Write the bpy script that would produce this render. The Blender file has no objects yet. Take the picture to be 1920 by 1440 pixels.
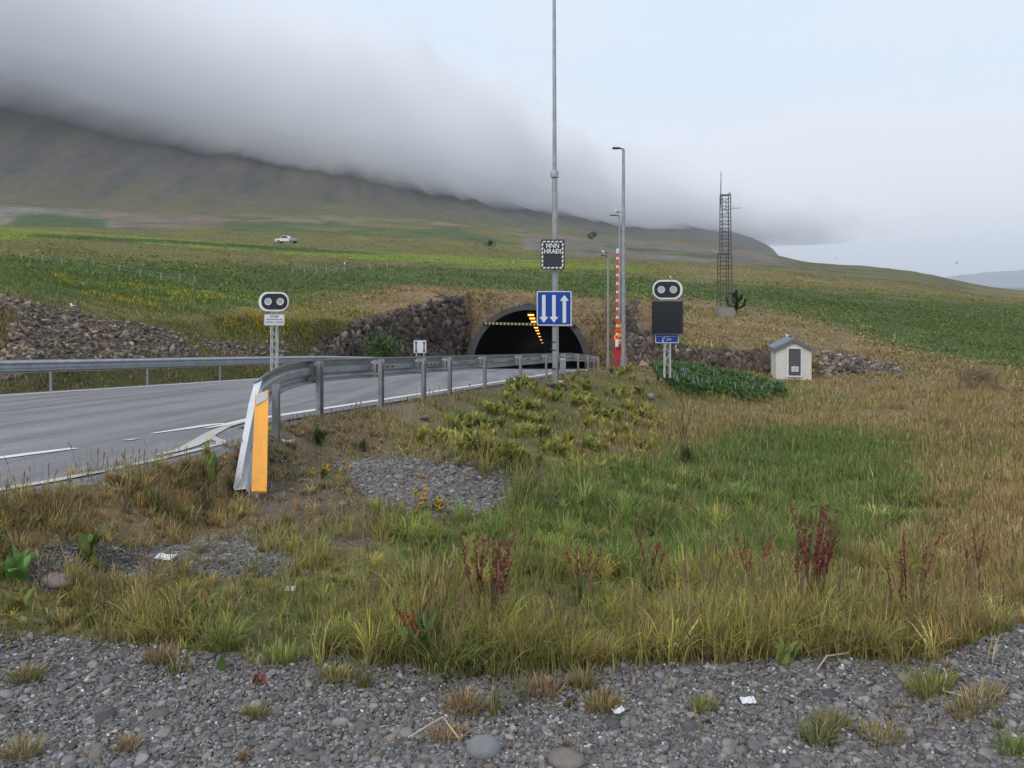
import bpy, bmesh, math, random
import numpy as np
from mathutils import Vector, Matrix
random.seed(7)
rng = np.random.default_rng(7)
S = bpy.context.scene
COL = S.collection
R = math.radians

# ------------------------------------------------------------------ camera, sky, sun, exposure
F, CX, HY, EYE = 1450.0, 960.0, 540.0, 1.6          # focal length, centre column and horizon row of the 1920x1440 frame
cam = bpy.data.cameras.new("camera"); camo = bpy.data.objects.new("camera", cam); COL.objects.link(camo)
camo.location = (0, 0, EYE); camo.rotation_euler = (R(90), 0, 0)
cam.sensor_width = 36; cam.lens = 36 * F / 1920; cam.shift_y = -(720 - HY) / 1920
cam.clip_start = 0.05; cam.clip_end = 60000
S.camera = camo
S.view_settings.view_transform = 'Standard'; S.view_settings.look = 'None'
S.view_settings.exposure = 0.25; S.view_settings.gamma = 1.0
SUN_EL, SUN_AZ = R(42), R(215)
w = bpy.data.worlds.new("World"); S.world = w; w.use_nodes = True
nt = w.node_tree; N = nt.nodes; L = nt.links; N.clear()
out = N.new('ShaderNodeOutputWorld'); bg = N.new('ShaderNodeBackground'); bg.inputs[1].default_value = 0.1
L.new(bg.outputs[0], out.inputs[0])
sky = N.new('ShaderNodeTexSky'); sky.sky_type = 'NISHITA'; sky.sun_disc = False
sky.sun_elevation = SUN_EL; sky.sun_rotation = SUN_AZ; sky.dust_density = 3.0; sky.air_density = 1.0
tc = N.new('ShaderNodeTexCoord')
sep = N.new('ShaderNodeSeparateXYZ'); L.new(tc.outputs['Generated'], sep.inputs[0])
ramp = N.new('ShaderNodeValToRGB')                       # the high veil of cloud: pinkish white low, pale blue higher up
cr = ramp.color_ramp
cr.elements[0].position = 0.0; cr.elements[0].color = (0.60, 0.69, 0.81, 1)
cr.elements[1].position = 1.0; cr.elements[1].color = (0.66, 0.79, 0.96, 1)
for p, c in ((0.035, (0.66, 0.745, 0.86)), (0.10, (0.82, 0.845, 0.905)), (0.17, (0.79, 0.85, 0.94)), (0.27, (0.70, 0.82, 0.97)), (0.45, (0.68, 0.81, 0.98))):
    e = cr.elements.new(p); e.color = (*c, 1)
L.new(sep.outputs['Z'], ramp.inputs[0])
mp = N.new('ShaderNodeMapping'); mp.inputs['Scale'].default_value = (2.2, 2.2, 7.0); L.new(tc.outputs['Generated'], mp.inputs[0])
nz = N.new('ShaderNodeTexNoise'); nz.inputs['Scale'].default_value = 1.6; nz.inputs['Detail'].default_value = 5; nz.inputs['Roughness'].default_value = .5
L.new(mp.outputs[0], nz.inputs['Vector'])
nr = N.new('ShaderNodeMapRange'); nr.inputs[1].default_value = .38; nr.inputs[2].default_value = .68; nr.inputs[3].default_value = 0; nr.inputs[4].default_value = 0.55
L.new(nz.outputs[0], nr.inputs[0])
m1 = N.new('ShaderNodeMix'); m1.data_type = 'RGBA'; m1.inputs[7].default_value = (0.83, 0.84, 0.89, 1)
L.new(nr.outputs[0], m1.inputs[0]); L.new(ramp.outputs[0], m1.inputs[6])
sc10 = N.new('ShaderNodeVectorMath'); sc10.operation = 'SCALE'; sc10.inputs['Scale'].default_value = 9.3
L.new(m1.outputs[2], sc10.inputs[0])
m2 = N.new('ShaderNodeMix'); m2.data_type = 'RGBA'; m2.inputs[0].default_value = 0.94
L.new(sky.outputs[0], m2.inputs[6]); L.new(sc10.outputs[0], m2.inputs[7]); L.new(m2.outputs[2], bg.inputs[0])
sl = bpy.data.lights.new("sun", 'SUN'); sl.energy = 1.3; sl.angle = R(25); sl.color = (1, .96, .9)
so = bpy.data.objects.new("sun", sl); COL.objects.link(so)
so.rotation_euler = (R(90) - SUN_EL, 0, R(180) - SUN_AZ + R(0)); so.location = (0, -20, 60)
CLOUD_D, HAZE_D = .019, 1.15e-4
S.cycles.volume_bounces = 8
S.cycles.max_bounces = 10; S.cycles.diffuse_bounces = 3; S.cycles.transparent_max_bounces = 16

# ------------------------------------------------------------------ helpers
def W(px, py, Y):
    return np.array([(px - CX) / F * Y, Y, EYE - (py - HY) / F * Y])
def link(o, parent=None):
    COL.objects.link(o)
    if parent is not None: o.parent = parent
    return o
def tag(o, label=None, cat=None, group=None, kind=None):
    if label: o['label'] = label
    if cat: o['category'] = cat
    if group: o['group'] = group
    if kind: o['kind'] = kind
    return o
def thing(name, loc, label, cat, group=None, rz=0):
    o = bpy.data.objects.new(name, None); o.empty_display_size = .2
    o.location = [float(c) for c in loc]; o.rotation_euler = (0, 0, rz)
    return tag(link(o), label, cat, group)
def node_mat(name):
    m = bpy.data.materials.new(name); m.use_nodes = True
    return m, m.node_tree.nodes, m.node_tree.links, m.node_tree.nodes['Principled BSDF']
def mat(name, col, rough=.6, metal=0, var=.12, scale=6, bump=.0, spec=.4, emit=None, coord='Object', dirt=None):
    """plain paint, metal or stone with uneven tone, a little wear and bump"""
    m, n, l, b = node_mat(name)
    b.inputs['Roughness'].default_value = rough; b.inputs['Metallic'].default_value = metal
    b.inputs['Specular IOR Level'].default_value = spec
    tcn = n.new('ShaderNodeTexCoord'); no = n.new('ShaderNodeTexNoise'); no.inputs['Scale'].default_value = scale; no.inputs['Detail'].default_value = 6
    no.inputs['Roughness'].default_value = .65
    l.new(tcn.outputs[coord], no.inputs['Vector'])
    mr = n.new('ShaderNodeMapRange'); mr.inputs[1].default_value = .25; mr.inputs[2].default_value = .75
    mr.inputs[3].default_value = 1 - var; mr.inputs[4].default_value = 1 + var; l.new(no.outputs[0], mr.inputs[0])
    mx = n.new('ShaderNodeVectorMath'); mx.operation = 'SCALE'; mx.inputs[0].default_value = col[:3]; l.new(mr.outputs[0], mx.inputs['Scale'])
    src = mx.outputs[0]
    if dirt:
        n2 = n.new('ShaderNodeTexNoise'); n2.inputs['Scale'].default_value = scale * 2.3; n2.inputs['Detail'].default_value = 8; n2.inputs['Roughness'].default_value = .75
        l.new(tcn.outputs[coord], n2.inputs['Vector'])
        r2 = n.new('ShaderNodeMapRange'); r2.inputs[1].default_value = .52; r2.inputs[2].default_value = .75; r2.inputs[4].default_value = dirt[3]; l.new(n2.outputs[0], r2.inputs[0])
        md = n.new('ShaderNodeMix'); md.data_type = 'RGBA'; md.inputs[7].default_value = (*dirt[:3], 1)
        l.new(r2.outputs[0], md.inputs[0]); l.new(src, md.inputs[6]); src = md.outputs[2]
    l.new(src, b.inputs['Base Color'])
    if bump:
        bp = n.new('ShaderNodeBump'); bp.inputs['Strength'].default_value = bump; bp.inputs['Distance'].default_value = .02
        l.new(no.outputs[0], bp.inputs['Height']); l.new(bp.outputs[0], b.inputs['Normal'])
    if emit:
        b.inputs['Emission Color'].default_value = (*emit[:3], 1); b.inputs['Emission Strength'].default_value = emit[3]
    return m
def mesh_np(name, V, loops, starts, totals, material, parent=None, smooth=False, color=None, extra=None):
    me = bpy.data.meshes.new(name); V = np.asarray(V, np.float32)
    me.vertices.add(len(V)); me.vertices.foreach_set('co', V.ravel())
    me.loops.add(len(loops)); me.loops.foreach_set('vertex_index', np.asarray(loops, np.int32))
    me.polygons.add(len(starts)); me.polygons.foreach_set('loop_start', np.asarray(starts, np.int32))
    me.polygons.foreach_set('loop_total', np.asarray(totals, np.int32))
    if smooth: me.polygons.foreach_set('use_smooth', np.ones(len(starts), bool))
    me.update(calc_edges=True)
    if color is not None:
        a = me.attributes.new('Col', 'FLOAT_COLOR', 'POINT')
        c = np.ones((len(V), 4), np.float32); c[:, :color.shape[1]] = color
        a.data.foreach_set('color', c.ravel())
    if material: me.materials.append(material)
    o = bpy.data.objects.new(name, me)
    return link(o, parent)
class MB:
    """collects shapes in world coordinates, then links them as one mesh (relative to the parent thing)"""
    def __init__(s): s.v = []; s.f = []
    def add(s, V, Fc):
        b = len(s.v); s.v += [tuple(map(float, p)) for p in V]; s.f += [tuple(b + i for i in f) for f in Fc]; return s
    def box(s, c, d, M=None):
        x, y, z = d[0] / 2, d[1] / 2, d[2] / 2
        V = [Vector((sx * x, sy * y, sz * z)) for sz in (-1, 1) for sy in (-1, 1) for sx in (-1, 1)]
        if M is not None: V = [M @ p for p in V]
        c = Vector([float(q) for q in c])
        return s.add([p + c for p in V], [(0, 2, 3, 1), (4, 5, 7, 6), (0, 1, 5, 4), (2, 6, 7, 3), (0, 4, 6, 2), (1, 3, 7, 5)])
    def tube(s, pts, rad, n=8, cap=True):
        pts = [Vector([float(c) for c in p]) for p in pts]
        rads = rad if isinstance(rad, (list, tuple)) else [rad] * len(pts)
        rings = []; prev = None
        for i, p in enumerate(pts):
            t = (pts[min(i + 1, len(pts) - 1)] - pts[max(i - 1, 0)]).normalized()
            if prev is None:
                a = Vector((1, 0, 0)) if abs(t.x) < .9 else Vector((0, 1, 0)); u = t.cross(a).normalized()
            else: u = (prev - t * prev.dot(t)).normalized()
            prev = u; q = t.cross(u)
            rings.append([p + (u * math.cos(k * 2 * math.pi / n) + q * math.sin(k * 2 * math.pi / n)) * rads[i] for k in range(n)])
        V = [p for r in rings for p in r]; Fc = []
        for i in range(len(pts) - 1):
            for k in range(n):
                Fc.append((i * n + k, i * n + (k + 1) % n, (i + 1) * n + (k + 1) % n, (i + 1) * n + k))
        if cap: Fc += [tuple(range(n))[::-1], tuple((len(pts) - 1) * n + k for k in range(n))]
        return s.add(V, Fc)
    def prism(s, poly, o, ax, ay, az, d):
        """polygon (a,b) in the plane (ax, ay) at o, thickness d along az"""
        o, ax, ay, az = (Vector([float(c) for c in q]) for q in (o, ax, ay, az)); n = len(poly)
        V = [o + ax * a + ay * b for a, b in poly] + [o + ax * a + ay * b + az * d for a, b in poly]
        Fc = [tuple(range(n))[::-1], tuple(range(n, 2 * n))] + [(i, (i + 1) % n, n + (i + 1) % n, n + i) for i in range(n)]
        return s.add(V, Fc)
    def build(s, name, material, parent=None, smooth=False, bevel=0):
        me = bpy.data.meshes.new(name); off = Vector((0, 0, 0)); V = s.v
        if parent is not None:
            Mi = parent_world(parent).inverted(); V = [tuple(Mi @ Vector(p)) for p in V]
        me.from_pydata(V, [], s.f); me.update()
        bm = bmesh.new(); bm.from_mesh(me); bmesh.ops.recalc_face_normals(bm, faces=bm.faces)
        if bevel: bmesh.ops.bevel(bm, geom=[e for e in bm.edges if e.calc_face_angle(0) > .6], offset=bevel, segments=2, affect='EDGES', profile=.6)
        bm.to_mesh(me); bm.free()
        if smooth:
            me.polygons.foreach_set('use_smooth', np.ones(len(me.polygons), bool))
            try: me.set_sharp_from_angle(angle=R(40))
            except Exception: pass
        if material: me.materials.append(material)
        return link(bpy.data.objects.new(name, me), parent)
def parent_world(o):
    M = Matrix.Translation(o.location) @ o.rotation_euler.to_matrix().to_4x4()
    return parent_world(o.parent) @ M if o.parent else M
def rrect(w_, h_, r, n=6):
    P = []
    for cx, cy, a0 in ((w_ / 2 - r, h_ / 2 - r, 0), (-w_ / 2 + r, h_ / 2 - r, 90), (-w_ / 2 + r, -h_ / 2 + r, 180), (w_ / 2 - r, -h_ / 2 + r, 270)):
        for k in range(n + 1):
            a = R(a0 + 90 * k / n); P.append((cx + r * math.cos(a), cy + r * math.sin(a)))
    return P
def text_mesh(name, body, size, loc, material, parent, width=None):
    """lettering as thin raised mesh facing the camera side (-Y)"""
    cu = bpy.data.curves.new(name, 'FONT'); cu.body = body; cu.size = size; cu.align_x = 'CENTER'; cu.align_y = 'CENTER'; cu.extrude = .0015; cu.offset = size * .012
    o = bpy.data.objects.new(name, cu); COL.objects.link(o); bpy.context.view_layer.update()
    me = bpy.data.meshes.new_from_object(o.evaluated_get(bpy.context.evaluated_depsgraph_get()))
    bpy.data.objects.remove(o)
    V = np.zeros(len(me.vertices) * 3, np.float32); me.vertices.foreach_get('co', V); V = V.reshape(-1, 3)
    if width: V[:, 0] *= width / max(1e-6, V[:, 0].max() - V[:, 0].min())
    Mi = parent_world(parent).inverted()
    P = np.stack([V[:, 0] + loc[0], -V[:, 2] + loc[1], V[:, 1] + loc[2]], 1)
    P = np.array([tuple(Mi @ Vector([float(c) for c in p])) for p in P], np.float32)
    me.vertices.foreach_set('co', P.ravel()); me.materials.clear(); me.materials.append(material); me.name = name
    return link(bpy.data.objects.new(name, me), parent)
def copy_tree(o, parent=None):
    c = o.copy(); COL.objects.link(c)
    if parent is not None: c.parent = parent
    for ch in list(o.children): copy_tree(ch, c)
    return c
# numpy noise
def _h(ix, iy, s):
    n = (ix.astype(np.int64) * 374761393 + iy.astype(np.int64) * 668265263 + s * 1442695041) & 0x7fffffff
    n = ((n ^ (n >> 13)) * 1274126177) & 0x7fffffff
    return ((n ^ (n >> 16)) & 0xffff) / 65535.0
def vnoise(x, y, s=0):
    x = np.asarray(x, float); y = np.asarray(y, float)
    ix = np.floor(x); iy = np.floor(y); fx = x - ix; fy = y - iy
    fx = fx * fx * (3 - 2 * fx); fy = fy * fy * (3 - 2 * fy)
    a = _h(ix, iy, s); b = _h(ix + 1, iy, s); c = _h(ix, iy + 1, s); d = _h(ix + 1, iy + 1, s)
    return (a * (1 - fx) + b * fx) * (1 - fy) + (c * (1 - fx) + d * fx) * fy
def fbm(x, y, o=4, s=0, g=.5):
    t = 0; a = 1; n = 0
    for k in range(o):
        t = t + a * (vnoise(x * 2 ** k, y * 2 ** k, s + k * 17) * 2 - 1); n += a; a *= g
    return t / n
def sstep(a, b, x):
    t = np.clip((x - a) / (b - a), 0, 1); return t * t * (3 - 2 * t)
def pchip(xk, yk, x):
    xk = np.asarray(xk, float); yk = np.asarray(yk, float); h = np.diff(xk); d = np.diff(yk) / h
    m = np.zeros_like(yk); m[0] = d[0]; m[-1] = d[-1]
    for i in range(1, len(xk) - 1):
        if d[i - 1] * d[i] > 0:
            w1 = 2 * h[i] + h[i - 1]; w2 = h[i] + 2 * h[i - 1]; m[i] = (w1 + w2) / (w1 / d[i - 1] + w2 / d[i])
    x = np.clip(x, xk[0], xk[-1]); i = np.clip(np.searchsorted(xk, x) - 1, 0, len(xk) - 2); t = (x - xk[i]) / h[i]
    return ((2 * t**3 - 3 * t**2 + 1) * yk[i] + (t**3 - 2 * t**2 + t) * h[i] * m[i] + (-2 * t**3 + 3 * t**2) * yk[i + 1] + (t**3 - t**2) * h[i] * m[i + 1])

# ------------------------------------------------------------------ lie of the land
PORTAL_Y = 58.0
RK = [(-20, -10.7), (-6, -7.2), (0, -5.7), (10, -3.2), (20, -.7), (30, 1.75), (36, 3.05), (44, 4.25), (52, 4.75), (58, 4.98), (90, 6.36), (160, 9.4)]
def road_x(Y): return pchip([k[0] for k in RK], [k[1] for k in RK], Y)                      # right-hand edge line
def road_w(Y): return 9.0 - 1.6 * sstep(24, 56, Y)                                          # width between edge lines
def road_z(Y, wl):                                                                          # wl metres left of the edge line
    z = np.where(Y < 30, -.88 - .08 * Y, np.where(Y < 58, -3.28 - .1 * (Y - 30), -6.08 - .08 * (Y - 58)))
    return EYE + z - .03 * wl * (1 - sstep(30, 56, Y))
COLS = {
-1100: [(2,1700),(3.4,1222),(5,1005),(9,795),(19,700),(26,550),(40,500),(70,460),(150,420),(250,400),(400,360),(700,150),(1200,-120),(3000,-220),(9000,-220)],
0: [(2,1700),(3.4,1222),(5,1010),(8,860),(18.5,735),(20,700),(22.8,562),(30,532),(45,506),(60,481),(90,457),(150,437),(200,428),(260,416),(300,406),(330,390),(480,374),(800,172),(1000,90),(1300,20),(3000,-100),(9000,-100)],
250: [(2,1700),(3.4,1222),(5,1012),(8,850),(22,725),(24,690),(27.5,607),(34,565),(45,535),(60,507),(90,475),(130,452),(180,439),(240,428),(290,414),(320,402),(400,392),(700,290),(900,215),(1200,130),(3000,0),(9000,0)],
500: [(2,1700),(3.4,1222),(5,1015),(6,940),(8,850),(11,790),(20,710),(26,680),(31,638),(36,600),(45,562),(60,531),(85,501),(120,473),(160,458),(200,443),(260,426),(300,412),(350,405),(450,397),(700,325),(1000,255),(1300,190),(3000,60),(9000,60)],
700: [(2,1700),(3.4,1222),(5,1020),(6.5,920),(9,845),(12,772),(20,705),(36,640),(42,612),(47,590),(56,551),(75,521),(110,491),(150,473),(200,456),(260,433),(300,416),(400,408),(600,385),(900,310),(1300,235),(3000,110),(9000,110)],
860: [(2,1700),(3.4,1222),(5,1025),(6.5,935),(7.5,892),(9,862),(13,785),(18,735),(30,690),(45,615),(54,575),(62,553),(80,526),(105,504),(130,488),(180,469),(220,457),(300,426),(400,419),(700,394),(1200,315),(1700,255),(3000,170),(9000,170)],
960: [(2,1700),(3.4,1225),(5,1030),(7,925),(9,875),(13,800),(20,728),(25,708),(40,680),(58,566),(62,556),(66,548),(86,526),(108,507),(135,491),(175,479),(220,467),(300,438),(420,432),(700,415),(1300,362),(1800,300),(3000,230),(9000,230)],
1100: [(2,1700),(3.4,1235),(5,1050),(7,950),(9,895),(13,830),(20,748),(28,707),(36,690),(56,600),(62,572),(66,556),(86,536),(112,511),(142,495),(190,481),(240,471),(310,453),(330,448),(700,438),(1400,410),(2000,360),(3000,290),(9000,290)],
1190: [(2,1700),(3.4,1235),(5,1060),(7,970),(9,910),(13,845),(20,775),(28,722),(36,696),(46.5,688),(48,620),(50,580),(54,569),(60,559),(75,541),(110,516),(150,499),(200,489),(260,479),(320,463),(350,458),(700,450),(1200,441),(1800,418),(2300,370),(3000,320),(9000,320)],
1300: [(2,1700),(3.4,1235),(5,1070),(7,985),(9,930),(13,870),(20,800),(28,745),(38,706),(47.5,692),(49,648),(54,633),(64,601),(75,576),(85,561),(120,536),(160,514),(220,498),(260,485),(310,469),(340,465),(900,452),(1500,443),(2300,410),(2600,380),(3000,350),(9000,350)],
1390: [(2,1700),(3.4,1235),(5,1072),(7,988),(9,935),(13,876),(20,808),(30,752),(40,718),(47.5,698),(49,652),(53,636),(66,604),(85,571),(120,541),(170,516),(230,500),(280,482),(320,473),(360,470),(600,472),(1200,462),(2000,446),(2400,438),(2800,439),(3400,470),(9000,520)],
1450: [(2,1700),(3.4,1230),(5,1075),(7,990),(9,940),(13,880),(20,815),(30,760),(40,722),(47.5,703),(49,658),(53,640),(66,612),(85,580),(120,546),(170,520),(230,504),(280,488),(320,482),(360,480),(600,484),(1200,482),(2000,476),(2500,469),(2900,474),(3600,500),(9000,532)],
1520: [(2,1700),(3.4,1230),(5,1080),(7,993),(9,941),(13,881),(20,817),(30,762),(40,724),(47.5,706),(49.5,672),(56,646),(66,621),(85,591),(120,556),(170,529),(230,513),(300,497),(360,493),(420,495),(900,525),(1400,556),(9000,600)],
1700: [(2,1700),(3.4,1235),(5,1090),(7,1000),(9,945),(13,885),(20,820),(30,765),(40,727),(46,704),(52,676),(60,649),(80,611),(120,571),(180,545),(280,521),(400,511),(440,512),(700,532),(1400,558),(9000,600)],
1920: [(2,1700),(3.2,1200),(4.2,1115),(6,1022),(9,940),(13,880),(20,817),(26,782),(46,702),(66,656),(110,606),(170,573),(260,557),(420,547),(500,547),(800,552),(1400,560),(9000,600)],
2900: [(2,1700),(3.4,1222),(5,1080),(9,930),(20,810),(46,710),(110,620),(260,575),(420,562),(800,560),(1400,562),(9000,600)],
}
_cx = np.array(sorted(COLS)); _cy = np.linspace(math.log(.6), math.log(9000), 1600)
_tab = np.stack([np.where(_cy < math.log(2), HY + F * EYE / np.exp(_cy), pchip([math.log(k[0]) for k in COLS[c]], [k[1] for k in COLS[c]], _cy)) for c in _cx])
_fx = np.linspace(_cx[0], _cx[-1], 800)
_fine = np.stack([pchip(_cx, _tab[:, j], _fx) for j in range(len(_cy))], 1)
def base_py(px, Y):
    i = np.clip((px - _fx[0]) / (_fx[1] - _fx[0]), 0, len(_fx) - 1.001); j = np.clip((np.log(np.maximum(Y, .6)) - _cy[0]) / (_cy[1] - _cy[0]), 0, len(_cy) - 1.001)
    i0 = i.astype(int); j0 = j.astype(int); a = i - i0; b = j - j0
    return (_fine[i0, j0] * (1 - a) + _fine[i0 + 1, j0] * a) * (1 - b) + (_fine[i0, j0 + 1] * (1 - a) + _fine[i0 + 1, j0 + 1] * a) * b
def ground(X, Y, rough=True, full=False):
    X = np.asarray(X, float); Y = np.asarray(Y, float); Ys = np.maximum(Y, .6)
    px = CX + F * X / Ys
    zb = np.where(Y < 1.5, 0.0, EYE - (base_py(px, Ys) - HY) / F * Ys)
    zb = zb + .36 * np.exp(-(((X + .5) / .95) ** 2 + ((Y - 7.05) / .75) ** 2) ** 1.5) - .12 * np.exp(-(((X - .9) / .5) ** 2 + ((Y - 6.4) / .8) ** 2))
    far = lambda p, q_: sstep(p, q_, Ys)
    zb = zb + .012 * fbm(X / .7, Y / .7, 3, 3) + .04 * far(4, 8) * fbm(X / 1.3, Y / 1.3, 3, 4) + .13 * far(12, 25) * fbm(X / 4.5, Y / 4.5, 3, 5) \
        + .13 * far(48, 70) * (1 - far(230, 330)) * fbm(X / 3.2, Y / 1.9, 3, 12) + .30 * far(60, 110) * fbm(X / 13, Y / 9, 3, 6) + 2.0 * far(230, 330) * fbm(X / 45, Y / 30, 4, 7) + 5 * far(600, 1000) * fbm(X / 130, Y / 130, 4, 8)
    # gullies and outcrop bands on the mountain
    mt = sstep(380, 620, Y) * sstep(24, 70, zb)
    d = X * .45 + Y * .12
    zb = zb + mt * (6 * fbm((X + .25 * Y) / 38, (Y - .2 * X) / 300, 4, 9) + 3 * fbm((X + .25 * Y) / 13, Y / 120, 3, 11))
    cap = 232 + 95 * sstep(260, 620, -X) + 4 * fbm(X / 100, Y / 100, 3, 5)
    zb = np.where(zb > cap - 40, cap - 40 + 40 * np.tanh((zb - cap + 40) / 40), zb)
    # road corridor: cuts rise, fills fall
    xr = road_x(Y); wd = road_w(Y); sl = (road_x(Y + .5) - road_x(Y - .5)); c = 1 / np.sqrt(1 + sl * sl)
    wl_ = (xr - X) * c
    zr = road_z(Y, np.clip(wl_, -1.2, wd + 2))
    mr = np.interp(Y, [3.2, 4, 5.6, 6.2, 6.9, 8.7, 10], [1.25, 1.72, 1.74, 1.70, 1.58, .95, .95]) + 1.25 * sstep(34, 46, Y); ml = np.interp(Y, [0, 20, 30, 40, 46, 50, 55, 58], [1.7, 1.7, 3.0, 4.5, 4.1, 3.0, 1.7, 1.2])
    dr = -wl_ - mr; dl = wl_ - wd - ml
    dlat = np.maximum(np.maximum(dr, dl), 0)
    dy = np.maximum(Y - (PORTAL_Y + .9), 0)
    dist = np.hypot(dlat, dy)
    left = dl > dr
    rockn = fbm(X / 2.2, Y / 2.2, 4, 21, .6); blk = fbm(X / .9 + 9, Y / .9, 2, 23, .6)
    steep = sstep(33, 44, Y)
    s = np.where(left, .8 + 2.9 * steep, .5 + 3.2 * sstep(36, 44, Y))
    s = np.where(dy > 0, np.where(dlat > 0.2, 2.6, 1.15), s)
    dd = np.maximum(dist + (rockn * .7 + np.round(blk * 3) / 3 * .5) * np.clip(dist, 0, 1) * (.25 + .75 * steep), 0)
    up = zr + s * dd; dn = zr - np.where(left, .42, .42 + .28 * sstep(3.5, 4.5, Y) * (1 - sstep(7, 9, Y)) + .6 * sstep(5.2, 5.7, Y) * (1 - sstep(6.8, 7.6, Y)) - .22 * sstep(7.5, 9, Y) * (1 - sstep(9, 13, Y))) * dist
    zc = np.clip(zb, dn, up)
    inside = dist <= 0
    z = np.where(inside & (Y < PORTAL_Y + .9), zr - np.where(left, .035 + .10 * sstep(-.6, 0, dl), .03), zc)
    z = np.maximum(z, -18.0)
    if full:
        return z, px, dist, wl_, (up < zb) & (dist > .05), dy, mt
    return z
def gz(x, y): return float(ground(np.array([x]), np.array([y]))[0])
def on_ground(px, Y):
    x = (px - CX) / F * Y; return np.array([x, Y, gz(x, Y)])
def hit(px, py, y0=2.2, y1=600):
    """nearest ground point seen at a place of the photograph"""
    Y = np.exp(np.linspace(math.log(y0), math.log(y1), 4000)); X = (px - CX) / F * Y
    z = ground(X, Y); pz = EYE - (py - HY) / F * Y; k = np.argmax(z >= pz)
    return np.array([X[k], Y[k], z[k]])

# ------------------------------------------------------------------ ground sheet
PC_L, PC_R, PC_H, PC_Z = -3.42, 5.98, 4.92, float(road_z(np.array([58.0]), 3.7)[0]) - .1   # outer ring of the tunnel portal
PCX, PA = (PC_L + PC_R) / 2, (PC_R - PC_L) / 2
gx = np.linspace(-1000, 2850, 860)
gy = np.concatenate([np.linspace(-5, 2.4, 18), np.exp(np.linspace(math.log(2.5), math.log(20), 260)), np.exp(np.linspace(math.log(20.1), math.log(40), 170)),
                     np.linspace(40.1, 66, 215), np.exp(np.linspace(math.log(66.3), math.log(420), 230)), np.exp(np.linspace(math.log(424), math.log(9000), 190))])
PXg, Yg = np.meshgrid(gx, gy)
Xg = (PXg - CX) / F * np.maximum(Yg, 2.5)
Zg, _, DIST, WL, CUT, DYg, MT = ground(Xg, Yg, full=True)
Yp = np.maximum(Yg, .5)
PX = CX + F * Xg / Yp; PY = HY + F * (EYE - Zg) / Yp
slope = np.hypot(np.gradient(Zg, axis=0) / np.gradient(Yg, axis=0), np.gradient(Zg, axis=1) / np.gradient(Xg, axis=1))
ny, nx = Zg.shape
jx = PX + (26 * fbm(Xg * 1.1, Yg * 1.1, 4, 31) + 14 * fbm(Xg * 5, Yg * 5, 3, 32)) * np.clip(8 / Yp, .12, 1.4)
jy = PY + (16 * fbm(Xg * .9 + 7, Yg * .9, 4, 33) + 9 * fbm(Xg * 5, Yg * 5 + 3, 3, 34)) * np.clip(8 / Yp, .12, 1.4)
def PN(k, yf=1.0):
    far_ = Yp > k
    return np.where(far_, k * Xg / Yp, Xg), np.where(far_, k + k * yf * np.log(Yp / k), Yg)
def inpoly(P, x=None, y=None):
    x = jx if x is None else x; y = jy if y is None else y
    r = np.zeros(x.shape, bool); n = len(P)
    for i in range(n):
        (x0, y0), (x1, y1) = P[i], P[(i + 1) % n]
        if y0 == y1: continue
        r ^= ((y0 > y) != (y1 > y)) & (x < (x1 - x0) * (y - y0) / (y1 - y0) + x0)
    return r
C3 = np.zeros((ny, nx, 3)); DEN = np.zeros((ny, nx)); HGT = np.zeros((ny, nx)); GRAV = np.zeros((ny, nx)); DRY = np.zeros((ny, nx)); GRN = np.zeros((ny, nx, 3))
def paint(mask, col, den=None, hgt=None, dry=None, grav=None, grn=None, var=.18, seed=40, sc=1.0):
    m = mask if mask.dtype != bool else mask.astype(float)
    v = 1 + var * _pv
    C3[:] = C3 * (1 - m[..., None]) + np.array(col) * v[..., None] * m[..., None]
    GRN[:] = GRN * (1 - m[..., None]) + np.array(grn if grn else col) * m[..., None]
    for A, q in ((DEN, den), (HGT, hgt), (DRY, dry), (GRAV, grav)):
        if q is not None: A[:] = A * (1 - m) + q * m
ALL = np.ones((ny, nx))
n1 = fbm(*PN(12), 4, 51); n2 = fbm(*[2.5 * t for t in PN(12)], 3, 52); _pv = fbm(*PN(25), 4, 40)
OLIVE = (.150, .135, .050); MIDG = (.078, .105, .034); BRIGHT = (.165, .205, .028); DRYB = (.235, .168, .090); RIM = (.235, .150, .080)
DARKG = (.055, .085, .030); YEL = (.34, .25, .03); ROCK = (.185, .128, .098); GREY = (.165, .150, .142); SOIL = (.215, .160, .115); LONGG = (.098, .118, .041)
paint(ALL, OLIVE, den=.9, hgt=.22, dry=.3, grav=0)
# far ground
paint(sstep(240, 300, Yg) * sstep(.1, .5, slope), (.150, .130, .100), den=.25, var=.35)
paint(sstep(-.05, .25, n1) * (Yg > 225) * (Yg < 420), (.085, .112, .050), den=.4)
paint(sstep(.12, .3, n2) * (Yg > 285) * (Yg < 420), (.22, .165, .125), den=0)
paint(inpoly([(150, 398), (420, 402), (420, 425), (200, 432)]) & (Yg > 200), (.165, .135, .10), den=0, var=.4)
paint(inpoly([(-60, 372), (120, 388), (170, 408), (90, 404), (-60, 432)]) & (Yg > 200), (.19, .165, .145), den=0, var=.4)
paint(inpoly([(30, 404), (95, 400), (200, 412), (200, 428), (20, 424)]) & (Yg > 200), (.075, .112, .048), den=.4)
paint((PX > 980) & inpoly([(960, 440), (1200, 452), (1500, 470), (1540, 500), (1300, 492), (1100, 480), (980, 468)]) & (Yg > 190), (.165, .142, .118), den=0, var=.3)
paint((PX > 980) & inpoly([(1060, 458), (1320, 464), (1500, 486), (1350, 486), (1100, 474)]) & (n1 > .02) & (Yg > 190), (.085, .11, .05), den=.2)
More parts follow.
